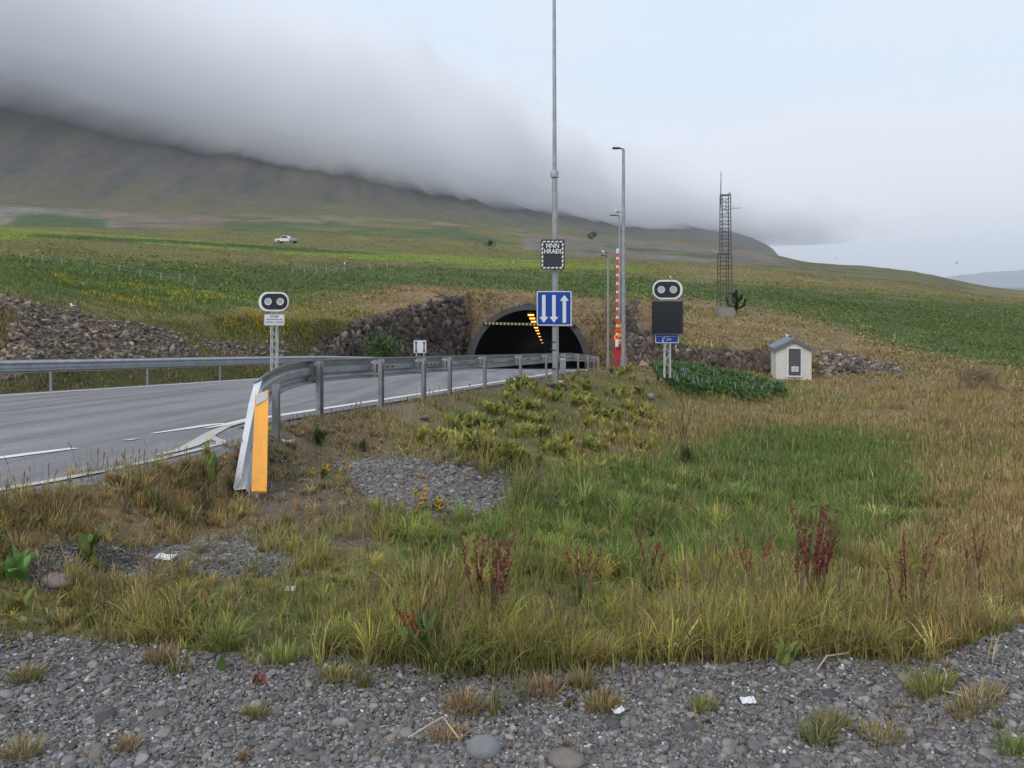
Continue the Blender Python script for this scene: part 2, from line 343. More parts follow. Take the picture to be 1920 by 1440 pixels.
# mountain: scree above, thin grass below, streaks running down
ms = fbm((Xg + .25 * Yg) / 30, (Yg - .2 * Xg) / 240, 5, 61); ms2 = fbm((Xg + .25 * Yg) / 9, Yg / 120, 4, 62)
elev = Zg + 26 * ms + 12 * ms2
paint(sstep(28, 46, Zg + 8 * n1) * (Yg > 330), (.118, .116, .064), den=0, var=.2)
paint(sstep(48, 100, elev) * (Yg > 360), (.082, .076, .074), den=0, var=.2)
paint(sstep(.05, .35, ms2 + .5 * ms) * sstep(40, 80, elev) * (Yg > 360) * .8, (.108, .100, .068), den=0)
paint(sstep(.15, .4, -ms2 - .3 * ms) * sstep(36, 60, elev) * (Yg > 360) * .8, (.075, .071, .072), den=0)
# fields behind the cutting
paint(inpoly([(-300, 470), (0, 482), (300, 490), (520, 500), (640, 500), (760, 500), (1000, 508), (1200, 522), (1500, 545), (1920, 578), (2400, 600), (2400, 760), (1920, 690), (1700, 652), (1540, 605), (1480, 585), (1330, 566), (1280, 556), (1190, 562), (1140, 568), (1060, 562), (900, 545), (780, 532), (700, 545), (600, 545), (480, 560), (350, 560), (200, 540), (-300, 520)]) & (Yg > 24), MIDG, den=1, hgt=.42, dry=.12, var=.35)
paint(inpoly([(-200, 505), (60, 510), (240, 528), (420, 562), (560, 590), (540, 610), (380, 590), (180, 560), (-200, 545)]) & (Yg > 22), (.080, .110, .032), den=1, hgt=.35, dry=.1)
paint(inpoly([(300, 545), (480, 545), (560, 560), (640, 590), (560, 600), (430, 570)]) & (Yg > 22), (.068, .125, .040), den=1, hgt=.35, dry=.05)
paint(inpoly([(-300, 426), (0, 426), (240, 442), (520, 460), (700, 472), (1000, 488), (1290, 506), (1300, 514), (1000, 503), (700, 487), (420, 468), (200, 452), (-300, 444)], PX + 30 * n1, PY + 3 * n1) & (Yg > 60), BRIGHT, den=.5, hgt=.18, dry=0, var=.12)
paint(inpoly([(60, 438), (300, 449), (620, 468), (760, 478), (600, 474), (300, 456), (60, 445)], PX + 30 * n1, PY + 3 * n2) & (Yg > 60), (.055, .08, .03), den=.7, hgt=.3)
paint(inpoly([(1180, 498), (1500, 505), (1700, 520), (1950, 545), (2400, 560), (2400, 590), (1900, 565), (1600, 540), (1300, 520)], PX + 40 * n1, PY + 5 * n1) & (Yg > 70), (.205, .160, .070), den=.9, hgt=.3, dry=.6)
paint((PX > 1480) * sstep(190, 260, Yg) * (PY < 545), (.140, .125, .065), den=.4, hgt=.2, var=.3)
fld = (Yg > 55) & (PY > 490) & (PY < 600)
paint(fld * sstep(.10, .40, fbm(Xg / 22, Yg / 14, 4, 91)) * .35, (.125, .120, .045), den=.9, hgt=.25)
paint(fld * sstep(.14, .42, fbm(Xg / 14 + 5, Yg / 9, 4, 92)) * .6, (.055, .085, .032), den=1, hgt=.45)
# dry brown grass round the cutting and on the right-hand hillside
paint(inpoly([(1230, 570), (1290, 556), (1400, 575), (1500, 590), (1600, 622), (1720, 660), (1920, 695), (2400, 760), (2400, 900), (1920, 830), (1700, 770), (1520, 770), (1480, 720), (1440, 660), (1300, 645)]) & (Yg > 18), DRYB, den=1, hgt=.35, dry=.9, var=.25)
paint(inpoly([(660, 560), (740, 535), (880, 540), (1000, 548), (1180, 566), (1260, 560), (1280, 590), (1180, 640), (1180, 700), (800, 700), (860, 590), (700, 590)]) & (Yg > 42), RIM, den=.8, hgt=.25, dry=.95, var=.25)
paint(inpoly([(480, 570), (680, 560), (720, 590), (640, 615), (560, 620), (440, 620), (330, 600), (420, 580)]) & (Yg > 22), (.185, .150, .060), den=.9, hgt=.3, dry=.6)
# rubble bank and rock
rub = inpoly([(-500, 525), (0, 556), (130, 584), (230, 606), (400, 640), (500, 648), (610, 652), (620, 705), (-500, 760)]) & (Yg > 15) & (Yg < 45)
paint(rub, ROCK, den=.22, hgt=.25, dry=.6, grav=.6, var=.3)
paint(rub & (n1 + .5 * n2 > .5), (.16, .14, .055), den=.9, hgt=.25, dry=.4, grav=0)
cutrock = CUT & (slope > .95) & (Yg > 33) & (Yg < 62) & (inpoly([(575, 700), (590, 655), (640, 636), (690, 600), (740, 562), (800, 550), (872, 552), (868, 640), (835, 700)]) | (PX > 1178))
paint(cutrock, (.100, .078, .064), den=.03, hgt=.2, dry=.9, grav=.3, var=.35)
paint(CUT & (DYg > .1) & (PX > 830) & (PX < 1185), (.215, .155, .092), den=.45, hgt=.2, dry=1, grav=.0, var=.3)
paint((slope > 1.0) & (PX > 1180) & (PX < 1760) & (Yg > 44) & (Yg < 56), (.120, .103, .095), den=.05, grav=.3, var=.35)
paint(inpoly([(1530, 655), (1600, 665), (1690, 690), (1700, 703), (1540, 705)]) & (Yg > 40), (.125, .112, .108), den=.1, grav=.6, var=.4)
paint((WL > 8.2) & (DIST < 1.3) & (Yg < 56) & (Yg > 6), (.115, .110, .042), den=1, hgt=.16, dry=.25)
# in front: verge, bare moss and soil, weeds, long grass, gravel
NEAR = (WL < 0.4) & (Yg < 47) & ((PY > 690) | (Yg < 20))
paint(NEAR, (.185, .155, .062), den=1, hgt=.28, dry=.5, var=.25)
paint(NEAR & inpoly([(500, 720), (700, 740), (1000, 690), (1180, 680), (1260, 700), (1230, 740), (1000, 760), (880, 800), (760, 830), (700, 870), (520, 880), (480, 850)]), SOIL, den=1.3, hgt=.075, dry=1, grav=.25, var=.3)
paint(NEAR & inpoly([(430, 900), (700, 860), (1050, 850), (1060, 970), (880, 985), (720, 1000), (700, 1030), (440, 1010)]), (.190, .150, .118), den=.5, hgt=.13, dry=.85, grav=.55, var=.25)
paint(NEAR & inpoly([(500, 850), (620, 845), (700, 880), (640, 930), (500, 920)]), (.19, .155, .10), den=.5, hgt=.14, dry=.6, grav=.6)
paint(NEAR & inpoly([(760, 800), (960, 720), (1180, 690), (1260, 740), (1260, 860), (1180, 900), (1060, 890), (860, 850)]), (.160, .140, .055), den=.45, hgt=.16, dry=.55, grav=.25, var=.3)
paint(NEAR & inpoly([(620, 862), (760, 855), (900, 868), (1000, 890), (1050, 950), (980, 975), (880, 965), (740, 950), (660, 930)]), (.15, .138, .13), den=.03, hgt=.1, dry=.9, grav=1, var=.15)
paint(NEAR & inpoly([(1260, 765), (1500, 752), (1560, 800), (1400, 815), (1280, 850), (1050, 850)]), DRYB, den=1, hgt=.38, dry=.85)
paint(NEAR & inpoly([(1500, 700), (1920, 700), (2500, 760), (2500, 1200), (1920, 1150), (1760, 1220), (1690, 1200), (1720, 1000), (1700, 850), (1560, 800)]), DRYB, den=1, hgt=.42, dry=.9, var=.2)
paint(NEAR & inpoly([(1460, 720), (1560, 730), (1920, 870), (1920, 900), (1700, 830), (1480, 745)]) & (n2 > -.1), (.16, .15, .055), den=.6, hgt=.12, dry=.4)
paint(NEAR & inpoly([(1000, 900), (1150, 880), (1270, 850), (1420, 800), (1560, 800), (1690, 830), (1760, 940), (1700, 1060), (1500, 1100), (1200, 1090), (1020, 1060), (930, 990)]), LONGG, den=1.15, hgt=.40, dry=.3, var=.35)
paint(NEAR & inpoly([(560, 1060), (760, 1000), (1000, 1050), (1250, 1090), (1500, 1100), (1760, 1080), (1760, 1235), (1300, 1245), (860, 1250), (560, 1225), (330, 1170)]), (.165, .155, .055), den=1.2, hgt=.36, dry=.38, var=.3)
paint(NEAR & inpoly([(700, 985), (900, 970), (1080, 930), (1200, 990), (1150, 1080), (960, 1120), (760, 1060)]), (.110, .140, .040), den=1.2, hgt=.34, dry=.15, var=.3)
paint(NEAR & inpoly([(-900, 930), (0, 925), (250, 870), (460, 850), (465, 930), (430, 1000), (180, 1030), (-900, 1060)]), (.215, .145, .075), den=.9, hgt=.17, dry=.6, var=.3)
paint(NEAR & inpoly([(60, 1045), (330, 1020), (480, 1000), (560, 1080), (330, 1090), (240, 1120), (60, 1100)]), (.150, .138, .130), den=.12, hgt=.12, dry=.8, grav=1)
paint(NEAR & inpoly([(-900, 1070), (60, 1090), (330, 1110), (560, 1100), (560, 1225), (330, 1200), (0, 1190), (-900, 1180)]), (.165, .150, .055), den=1, hgt=.25, dry=.4, var=.3)
nearg = (NEAR & (Yg < 16) & (GRAV < .4) & (PX > -200)).astype(float)
paint(nearg * sstep(.08, .4, fbm(Xg * 1.1, Yg * 1.1, 4, 94)) * .6, (.215, .170, .085), dry=.8, hgt=.3)
paint(nearg * sstep(.12, .45, fbm(Xg * .9 + 4, Yg * .9, 4, 95)) * .6, (.085, .105, .036), dry=.2)
gl = np.interp(jx, [-900, 0, 150, 330, 480, 600, 750, 860, 1000, 1150, 1300, 1500, 1650, 1760, 1800, 1920, 2800], [1200, 1200, 1192, 1215, 1235, 1228, 1250, 1250, 1258, 1236, 1236, 1228, 1240, 1250, 1195, 1162, 1140])
paint((NEAR | (Yg < 4)) & (jy > gl + 6 * n2), (.140, .128, .120), den=.012, hgt=.07, dry=.7, grav=1, var=.15)
paint((DIST <= 0) & (WL > -.55) & (WL < road_w(Yg) + .7), (.1, .1, .1), den=0, grav=.5)
paint(inpoly([(-260, 740), (476, 786), (476, 806), (450, 832), (395, 848), (300, 868), (208, 885), (0, 921), (-260, 975)], PX, PY) & (Yg < 9) & (Yg > 3.5), (.1, .1, .1), den=0, grav=.5)
gapm = (n2 < -.12) & (GRAV < .5) & (Yg < 14) & (WL < 0)
DEN[gapm] *= .45
RUBM = rub.astype(float); ROCKM = (cutrock | ((slope > 1.0) & (PX > 1180) & (PX < 1760) & (Yg > 44) & (Yg < 56))).astype(float)
def blur(A, k=2):
    for _ in range(k):
        A = A.copy(); A[1:-1] = (A[:-2] + 2 * A[1:-1] + A[2:]) / 4; A[:, 1:-1] = (A[:, :-2] + 2 * A[:, 1:-1] + A[:, 2:]) / 4
    return A
C3 = blur(C3, 3); GRN = blur(GRN, 3); DEN = blur(DEN, 2); HGT = blur(HGT, 2); DRY = blur(DRY, 2); GRAV = blur(GRAV, 2)
# cells, leaving the mouth of the tunnel open
I = np.arange(ny * nx).reshape(ny, nx)
q = np.stack([I[:-1, :-1], I[:-1, 1:], I[1:, 1:], I[1:, :-1]], -1)
def mid(A): return (A[:-1, :-1] + A[:-1, 1:] + A[1:, 1:] + A[1:, :-1]) / 4
mX, mY, mZ = mid(Xg), mid(Yg), mid(Zg)
hole = (((mX - PCX) / (PA - .12)) ** 2 + (np.maximum(mZ - PC_Z, 0) / (PC_H - .12)) ** 2 < 1) & (mY > PORTAL_Y + .25) & (mY < 68) & (mX > PC_L) & (mX < PC_R)
q = q[~hole]
Vg = np.stack([Xg, Yg, Zg], -1).reshape(-1, 3)
lum = np.concatenate([np.clip(C3, .01, .8).reshape(-1, 3), GRAV.reshape(-1, 1)], 1).astype(np.float32)
m, n, l, b = node_mat("ground_cover")
b.inputs['Roughness'].default_value = .95; b.inputs['Specular IOR Level'].default_value = .15
at = n.new('ShaderNodeAttribute'); at.attribute_name = 'Col'
geo = n.new('ShaderNodeNewGeometry')
def noise(scale, detail=6, rough=.6, vec=None):
    q_ = n.new('ShaderNodeTexNoise'); q_.inputs['Scale'].default_value = scale; q_.inputs['Detail'].default_value = detail; q_.inputs['Roughness'].default_value = rough
    l.new(vec if vec is not None else geo.outputs['Position'], q_.inputs['Vector']); return q_
def mrange(src, a, b_, c, d):
    q_ = n.new('ShaderNodeMapRange')
    for i, v in enumerate((a, b_, c, d)): q_.inputs[i + 1].default_value = v
    l.new(src, q_.inputs[0]); return q_.outputs[0]
nA, nB, nC = noise(22, 5, .7), noise(1.7, 7, .7), noise(.16, 7, .72)
mu = n.new('ShaderNodeMath'); mu.operation = 'MULTIPLY'; l.new(mrange(nA.outputs[0], .3, .7, .62, 1.38), mu.inputs[0]); l.new(mrange(nB.outputs[0], .3, .7, .66, 1.34), mu.inputs[1])
mu2 = n.new('ShaderNodeMath'); mu2.operation = 'MULTIPLY'; l.new(mu.outputs[0], mu2.inputs[0]); l.new(mrange(nC.outputs[0], .3, .7, .72, 1.28), mu2.inputs[1])
vs = n.new('ShaderNodeVectorMath'); vs.operation = 'SCALE'; l.new(at.outputs['Color'], vs.inputs[0]); l.new(mu2.outputs[0], vs.inputs['Scale'])
vor = n.new('ShaderNodeTexVoronoi'); vor.inputs['Scale'].default_value = 62; l.new(geo.outputs['Position'], vor.inputs['Vector'])
vhs = n.new('ShaderNodeSeparateColor'); l.new(vor.outputs['Color'], vhs.inputs[0])
gsc = n.new('ShaderNodeVectorMath'); gsc.operation = 'SCALE'; l.new(at.outputs['Color'], gsc.inputs[0]); l.new(mrange(vhs.outputs[0], 0, 1, .45, 1.5), gsc.inputs['Scale'])
mxg = n.new('ShaderNodeMix'); mxg.data_type = 'RGBA'; l.new(at.outputs['Alpha'], mxg.inputs[0]); l.new(vs.outputs[0], mxg.inputs[6]); l.new(gsc.outputs[0], mxg.inputs[7])
l.new(mxg.outputs[2], b.inputs['Base Color'])
hgt = n.new('ShaderNodeMath'); hgt.operation = 'ADD'; l.new(nB.outputs[0], hgt.inputs[0])
hv = n.new('ShaderNodeMath'); hv.operation = 'MULTIPLY'; l.new(vor.outputs['Distance'], hv.inputs[0]); hv.inputs[1].default_value = -.25
hv2 = n.new('ShaderNodeMath'); hv2.operation = 'MULTIPLY'; l.new(hv.outputs[0], hv2.inputs[0]); l.new(at.outputs['Alpha'], hv2.inputs[1]); l.new(hv2.outputs[0], hgt.inputs[1])
bp = n.new('ShaderNodeBump'); bp.inputs['Strength'].default_value = .8; bp.inputs['Distance'].default_value = .25
l.new(hgt.outputs[0], bp.inputs['Height'])
bp2 = n.new('ShaderNodeBump'); bp2.inputs['Strength'].default_value = .5; bp2.inputs['Distance'].default_value = 1.6; l.new(nC.outputs[0], bp2.inputs['Height']); l.new(bp2.outputs[0], bp.inputs['Normal'])
l.new(bp.outputs[0], b.inputs['Normal'])
go = mesh_np("ground", Vg, q.ravel(), np.arange(len(q)) * 4, np.full(len(q), 4), m, smooth=True, color=lum)
tag(go, 'hillside and verge ground with gravel, soil and pasture around the road', kind='structure')

# sampling places on the ground by how large they show, with some everywhere so that no side step finds a bald strip
def quad_area():
    ax = PX[1:, 1:] - PX[:-1, :-1]; ay = PY[1:, 1:] - PY[:-1, :-1]; bx = PX[1:, :-1] - PX[:-1, 1:]; by = PY[1:, :-1] - PY[:-1, 1:]
    return (ax * by - ay * bx) / 2
_sa = np.maximum(-quad_area(), np.maximum(quad_area(), 0) * 0)
_sa = np.abs(quad_area()); _wa = (Yg[1:, 1:] - Yg[:-1, :-1]) * np.abs(Xg[1:, 1:] - Xg[:-1, :-1])
_sa = np.maximum(_sa, _wa * (F / np.maximum(mY, 2.5)) ** 2 * .10)
vis = ((mid(PX) > -620) & (mid(PX) < 2540) & (mY > 2.2) & (mid(PY) < 1560)) * np.where((mid(PX) > -140) & (mid(PX) < 2060), 1.0, .38)
def sample(N, weight):
    p = (_sa * np.maximum(weight, 0) * vis * ~hole).ravel(); p = p / p.sum()
    k = rng.choice(len(p), N, p=p); r_, c_ = np.divmod(k, nx - 1); a = rng.random(N); b_ = rng.random(N)
    r2, c2_ = np.clip(r_ + rng.normal(0, 13, N).astype(int), 0, ny - 1), np.clip(c_ + rng.normal(0, 18, N).astype(int), 0, nx - 1)
    def bl(A, fuzzy=False):
        if fuzzy: return A[r2, c2_] if A.ndim == 3 else A[r2, c2_][:, None]
        A = A if A.ndim == 3 else A[..., None]
        t = (a[:, None], b_[:, None])
        return (A[r_, c_] * (1 - t[0]) + A[r_, c_ + 1] * t[0]) * (1 - t[1]) + (A[r_ + 1, c_] * (1 - t[0]) + A[r_ + 1, c_ + 1] * t[0]) * t[1]
    return np.concatenate([bl(Xg), bl(Yg), bl(Zg)], 1), bl

# ------------------------------------------------------------------ road, markings, portal
def strip(name, w0, w1, y0, y1, lift, material, ncross=2, step=.5, fn=None):
    ys = np.arange(y0, y1 + step * .5, step); V = []; Q = []
    for i, y in enumerate(ys):
        sl_ = float(road_x(np.array([y + .5]))[0] - road_x(np.array([y - .5]))[0]); nrm = np.array([-1, sl_]) / math.hypot(1, sl_)
        x0 = float(road_x(np.array([y]))[0]); wd = float(road_w(np.array([y]))[0])
        a = w0(y, wd) if callable(w0) else w0; b_ = w1(y, wd) if callable(w1) else w1
        for k in range(ncross):
            t = a + (b_ - a) * k / (ncross - 1)
            X_, Y_ = x0 + nrm[0] * t, y + nrm[1] * t
            V.append((X_, Y_, float(road_z(np.array([y]), t)[0]) + lift))
        if i:
            for k in range(ncross - 1):
                p = (i - 1) * ncross + k; Q.append((p, p + ncross, p + ncross + 1, p + 1))
    s_ = MB(); s_.add(V, Q); return s_
m_asph, n, l, b = node_mat("asphalt")
b.inputs['Roughness'].default_value = .85; b.inputs['Specular IOR Level'].default_value = .35
geo = n.new('ShaderNodeNewGeometry')
nA = noise(55, 4, .7); nB = noise(.9, 6, .65)
mpn = n.new('ShaderNodeMapping'); mpn.inputs['Rotation'].default_value = (0, 0, R(14)); mpn.inputs['Scale'].default_value = (2.2, .05, 1); l.new(geo.outputs['Position'], mpn.inputs[0])
nW = noise(1.0, 4, .6, mpn.outputs[0])
mu = n.new('ShaderNodeMath'); mu.operation = 'MULTIPLY'; l.new(mrange(nA.outputs[0], .3, .7, .6, 1.4), mu.inputs[0]); l.new(mrange(nB.outputs[0], .3, .7, .9, 1.1), mu.inputs[1])
mu2 = n.new('ShaderNodeMath'); mu2.operation = 'MULTIPLY'; l.new(mu.outputs[0], mu2.inputs[0]); l.new(mrange(nW.outputs[0], .35, .65, .72, 1.26), mu2.inputs[1])
vs = n.new('ShaderNodeVectorMath'); vs.operation = 'SCALE'; vs.inputs[0].default_value = (.205, .194, .197); l.new(mu2.outputs[0], vs.inputs['Scale']); l.new(vs.outputs[0], b.inputs['Base Color'])
bp = n.new('ShaderNodeBump'); bp.inputs['Strength'].default_value = .5; bp.inputs['Distance'].default_value = .008; l.new(nA.outputs[0], bp.inputs['Height']); l.new(bp.outputs[0], b.inputs['Normal'])
tag(strip("road", lambda y, w_: -.45, lambda y, w_: w_ + .6, -20, 57.9, 0, m_asph, 9).build("road", m_asph, smooth=True), 'grey asphalt road', kind='structure')
# the turn-out that leaves the road towards the gravel
m_paint = mat("road_paint", (.72, .71, .68), .7, var=.1, scale=4, dirt=(.3, .29, .29, .75))
m_paint_old = mat("road_paint_worn", (.50, .48, .42), .75, var=.15, scale=5, dirt=(.25, .245, .24, .9))
def groundz(x, y): 
    yy = np.array([y]); sl_ = float(road_x(yy + .5)[0] - road_x(yy - .5)[0]); wl = (float(road_x(yy)[0]) - x) / math.hypot(1, sl_)
    return float(road_z(yy, wl)[0])
def pix_road(px, py):
    for y in np.arange(2, 50, .01):
        x = (px - CX) / F * y
        if EYE - (py - HY) / F * y <= groundz(x, y): return np.array([x, y])
def ribbon(name, pts, wid, lift, material):
    P = [pix_road(*p) for p in pts]; Q = []
    for i in range(len(P) - 1):
        for t in np.linspace(0, 1, 12, endpoint=False): Q.append(P[i] * (1 - t) + P[i + 1] * t)
    Q.append(P[-1]); Q = np.array(Q); T = np.gradient(Q, axis=0); T /= np.linalg.norm(T, axis=1)[:, None]; Nn = np.stack([-T[:, 1], T[:, 0]], 1)
    wv = np.interp(np.linspace(0, 1, len(Q)), np.linspace(0, 1, len(wid)), wid) / 2
    V = []; Fc = []
    for i in range(len(Q)):
        for s in (-1, 1):
            p = Q[i] + Nn[i] * wv[i] * s; V.append((p[0], p[1], groundz(p[0], p[1]) + lift))
        if i: Fc.append((2 * i - 2, 2 * i, 2 * i + 1, 2 * i - 1))
    o = MB().add(V, Fc).build(name, material); return tag(o, kind='structure')
sh = [pix_road(-150, 950), pix_road(0, 923), pix_road(208, 884), pix_road(300, 867), pix_road(395, 846), pix_road(450, 830), pix_road(476, 804)]
rr = [np.array([float(road_x(np.array([p[1] + .9]))[0]) - .6, p[1] + .9]) for p in sh]
V = []; Fc = []
for i, (a, b_) in enumerate(zip(sh, rr)):
    p = a; V.append((p[0] + .14, p[1] - .16, groundz(p[0], p[1]) - .07))
    for t in (0, .5, 1): p = a * (1 - t) + b_ * t; V.append((p[0] + (1 - t) * .02, p[1] - (1 - t) * .06, groundz(p[0], p[1]) + .004))
    if i:
        for k in (0, 1, 2): Fc.append((4 * i - 4 + k, 4 * i + k, 4 * i + 1 + k, 4 * i - 3 + k))
tag(MB().add(V, Fc).build("turnout", m_asph), kind='structure')
tag(strip("lane_line", -.09, .09, 9.55, 57.6, .006, m_paint).build("edge_line", m_paint), kind='structure')
tag(strip("edge_line", lambda y, w_: w_ - .09, lambda y, w_: w_ + .09, -14, 57.6, .006, m_paint).build("edge_line", m_paint), kind='structure')
ribbon("lane_line", [(-60, 868), (60, 852), (140, 842)], (.16, .17, .14), .009, m_paint)
ribbon("lane_line", [(237, 827), (255, 824)], (.10, .10), .009, m_paint_old)
ribbon("lane_line", [(286, 814), (340, 806), (400, 797), (420, 795)], (.07, .14, .17, .12), .009, m_paint)
ribbon("lane_line", [(387, 804), (420, 798), (474, 785)], (.08, .13, .15), .0095, m_paint)
ribbon("lane_line", [(296, 855), (330, 847), (356, 838), (378, 826), (398, 813), (424, 801), (472, 788)], (.05, .10, .14, .15, .14, .11, .08), .010, m_paint_old)
ribbon("lane_line", [(397, 818), (402, 824), (414, 828), (414, 834), (392, 839), (340, 851)], (.05, .08, .09, .08, .07, .05), .008, m_paint_old)
ribbon("edge_line", [(-60, 931), (100, 903), (208, 882), (300, 862), (392, 840)], (.11, .11, .10, .09, .07), .009, m_paint_old)
for (a, b_) in ((( 300, 747), (390, 737)),):
    ribbon("lane_line", [a, b_], (.12, .12), .009, m_paint_old)

m_conc = mat("portal_concrete", (.09, .088, .086), .85, var=.2, scale=1.3, bump=.4, spec=.06, dirt=(.06, .057, .054, .7))
m_tun = mat("tunnel_lining", (.006, .006, .006), .9, var=.25, scale=2, bump=.0, spec=.0)  # near black: the gloom of the interior is put into the colour
pz = PC_Z
dirn = np.array([.043, 1.0])
tp = thing("tunnel_portal", (PCX, PORTAL_Y, pz), 'dark round-arched road tunnel mouth with grey concrete ring cut into the hillside', 'tunnel')
def arch(a, h, y, shift=0, n_=40, z0=-1.2):
    P = [(PCX + shift - a, y, pz + z0)] + [(PCX + shift + a * math.cos(math.pi - math.pi * k / n_), y, pz + h * math.sin(math.pi * k / n_) ** .92) for k in range(n_ + 1)] + [(PCX + shift + a, y, pz + z0)]
    return P
def loft(rings, closed=False):
    s_ = MB(); n_ = len(rings[0]); V = [p for r in rings for p in r]; Fc = []
    for i in range(len(rings) - 1 + (1 if closed else 0)):
        j = (i + 1) % len(rings)
        for k in range(n_ - 1): Fc.append((i * n_ + k, i * n_ + k + 1, j * n_ + k + 1, j * n_ + k))
    return s_.add(V, Fc)
def slopez(r, dz): return [(p[0], p[1], p[2] + dz) for p in r]
t_ = .48
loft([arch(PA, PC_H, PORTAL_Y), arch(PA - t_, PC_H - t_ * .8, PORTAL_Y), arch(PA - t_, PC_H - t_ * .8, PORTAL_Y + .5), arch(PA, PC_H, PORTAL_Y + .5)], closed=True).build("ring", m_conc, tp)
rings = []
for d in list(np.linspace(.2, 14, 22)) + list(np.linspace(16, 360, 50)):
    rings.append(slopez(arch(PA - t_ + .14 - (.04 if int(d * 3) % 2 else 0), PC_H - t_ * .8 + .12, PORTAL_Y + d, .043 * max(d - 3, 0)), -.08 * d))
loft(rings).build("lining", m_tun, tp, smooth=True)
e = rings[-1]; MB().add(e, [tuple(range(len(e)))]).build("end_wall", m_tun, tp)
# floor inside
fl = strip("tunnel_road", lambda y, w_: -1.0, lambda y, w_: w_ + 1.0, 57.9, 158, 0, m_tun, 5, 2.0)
m_tasph = mat("tunnel_asphalt_shaded", (.03, .029, .03), .9, var=.2, scale=2, spec=.05)  # road asphalt again, its colour darkened for the shade inside the tunnel
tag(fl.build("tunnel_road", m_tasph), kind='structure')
# lamps along the crown of the tunnel
m_sod = mat("sodium_lamp", (1, .6, .2), .4, emit=(1.0, .33, .045, 5)); m_house = mat("lamp_housing", (.25, .25, .26), .5)
proto = None
for i, d in enumerate([2.0, 8.5, 16, 25, 36, 50, 70, 100, 150, 240]):
    y = PORTAL_Y + d
    px = 1022 + (995 - 1022) * (60 / y); py = 656 + (590 - 656) * (60 / y)
    P = W(px, py, y)
    t = thing("tunnel_lamp", P, 'glowing orange lamp in the row under the tunnel roof', 'tunnel lamp', 'row of orange lamps inside the tunnel') if i == 0 else None
    if i == 0:
        MB().box(P + np.array([0, 0, .1]), (.55, .45, .14)).build("housing", m_house, t, bevel=.02)
        MB().box(P + np.array([.02, 0, -.02]), (.46, .32, .12)).build("lamp_glass", m_sod, t, bevel=.015)
        MB().tube([P + np.array([0, 0, .17]), P + np.array([0, 0, 1.0])], .02, 6).build("hanger", m_house, t)
        proto = t
    else:
        t = copy_tree(proto); t.location = P
# height bar
m_hb = mat("height_bar_black", (.03, .03, .03), .6); m_hy = mat("height_bar_yellow", (.55, .42, .16), .6)
P0, P1 = W(905, 606, PORTAL_Y - .1), W(1079, 610, PORTAL_Y - .1)
hb = thing("height_limit_bar", P0, 'black and yellow chequered height bar hung across the tunnel mouth', 'height bar')
MB().tube([P0, P1], .10, 8).build("bar", m_hb, hb)
for k in range(24):
    c = P0 + (P1 - P0) * (k + .9) / 25
    MB().box(c + np.array([0, -.1, 0]), (.125, .03, .16)).build("yellow_block", m_hy, hb)
for t in (.02, .98):
    c = P0 + (P1 - P0) * t; MB().tube([c, c + np.array([0, .15, .55])], .025, 6).build("hanger", m_house, hb)

# ------------------------------------------------------------------ stones
import itertools
bm = bmesh.new(); bmesh.ops.create_icosphere(bm, subdivisions=2, radius=1); bm.verts.ensure_lookup_table()
ICO = np.array([v.co[:] for v in bm.verts]); ICOF = np.array([[v.index for v in f.verts] for f in bm.faces]); bm.free()
bm = bmesh.new(); bmesh.ops.create_icosphere(bm, subdivisions=1, radius=1); bm.verts.ensure_lookup_table()
ICO1 = np.array([v.co[:] for v in bm.verts]); ICOF1 = np.array([[v.index for v in f.verts] for f in bm.faces]); bm.free()
def stone_protos(k, angular):
    out_ = []
    for i in range(k):
        if angular == 2: out_.append((ICO1 + rng.normal(0, .22, ICO1.shape)) * rng.uniform(.6, 1.25, (12, 1))); continue
        if angular:
            nr_ = rng.normal(size=(11, 3)); nr_ /= np.linalg.norm(nr_, axis=1)[:, None]; c_ = rng.uniform(.5, 1, 11)
            d_ = ICO @ nr_.T; r = np.min(np.where(d_ > .05, c_ / np.maximum(d_, .05), 9), axis=1); r = np.minimum(r, 1.4)
        else:
            a = rng.normal(size=(4, 3)) * 1.1; r = 1 + .13 * np.sin(ICO @ a.T + rng.uniform(0, 6, 4)).sum(1)
        out_.append(ICO * r[:, None])
    return np.array(out_)
def scatter_stones(name, P, size, flat, cols, material, angular, elong=.35, sink=.3, tilt=None):
    n_ = len(P); pr = stone_protos(24, angular); k = rng.integers(0, 24, n_)
    sx = size * (1 + rng.uniform(-elong, elong, n_)); sy = size * (1 + rng.uniform(-elong, elong, n_)); sz = size * flat * rng.uniform(.7, 1.3, n_)
    V = pr[k] * np.stack([sx, sy, sz], 1)[:, None, :]
    tl_ = tilt if tilt is not None else (.5 if angular else .22)
    tx, ty, tz = rng.normal(0, tl_, n_), rng.normal(0, tl_, n_), rng.uniform(0, 6.28, n_)
    def rot(V, a, i, j):
        c, s = np.cos(a)[:, None], np.sin(a)[:, None]; A = V[..., i].copy(); B = V[..., j].copy(); V[..., i] = A * c - B * s; V[..., j] = A * s + B * c
    rot(V, tx, 1, 2); rot(V, ty, 0, 2); rot(V, tz, 0, 1)
    V = V + (P + np.stack([0 * sz, 0 * sz, sz * (1 - 2 * sink)], 1))[:, None, :]
    F0 = ICOF1 if angular == 2 else ICOF
    Fi = (F0[None] + (np.arange(n_) * pr.shape[1])[:, None, None]).reshape(-1, 3)
    col = np.repeat(cols, pr.shape[1], axis=0)
    return mesh_np(name, V.reshape(-1, 3), Fi.ravel(), np.arange(len(Fi)) * 3, np.full(len(Fi), 3), material, smooth=not angular, color=col.astype(np.float32))
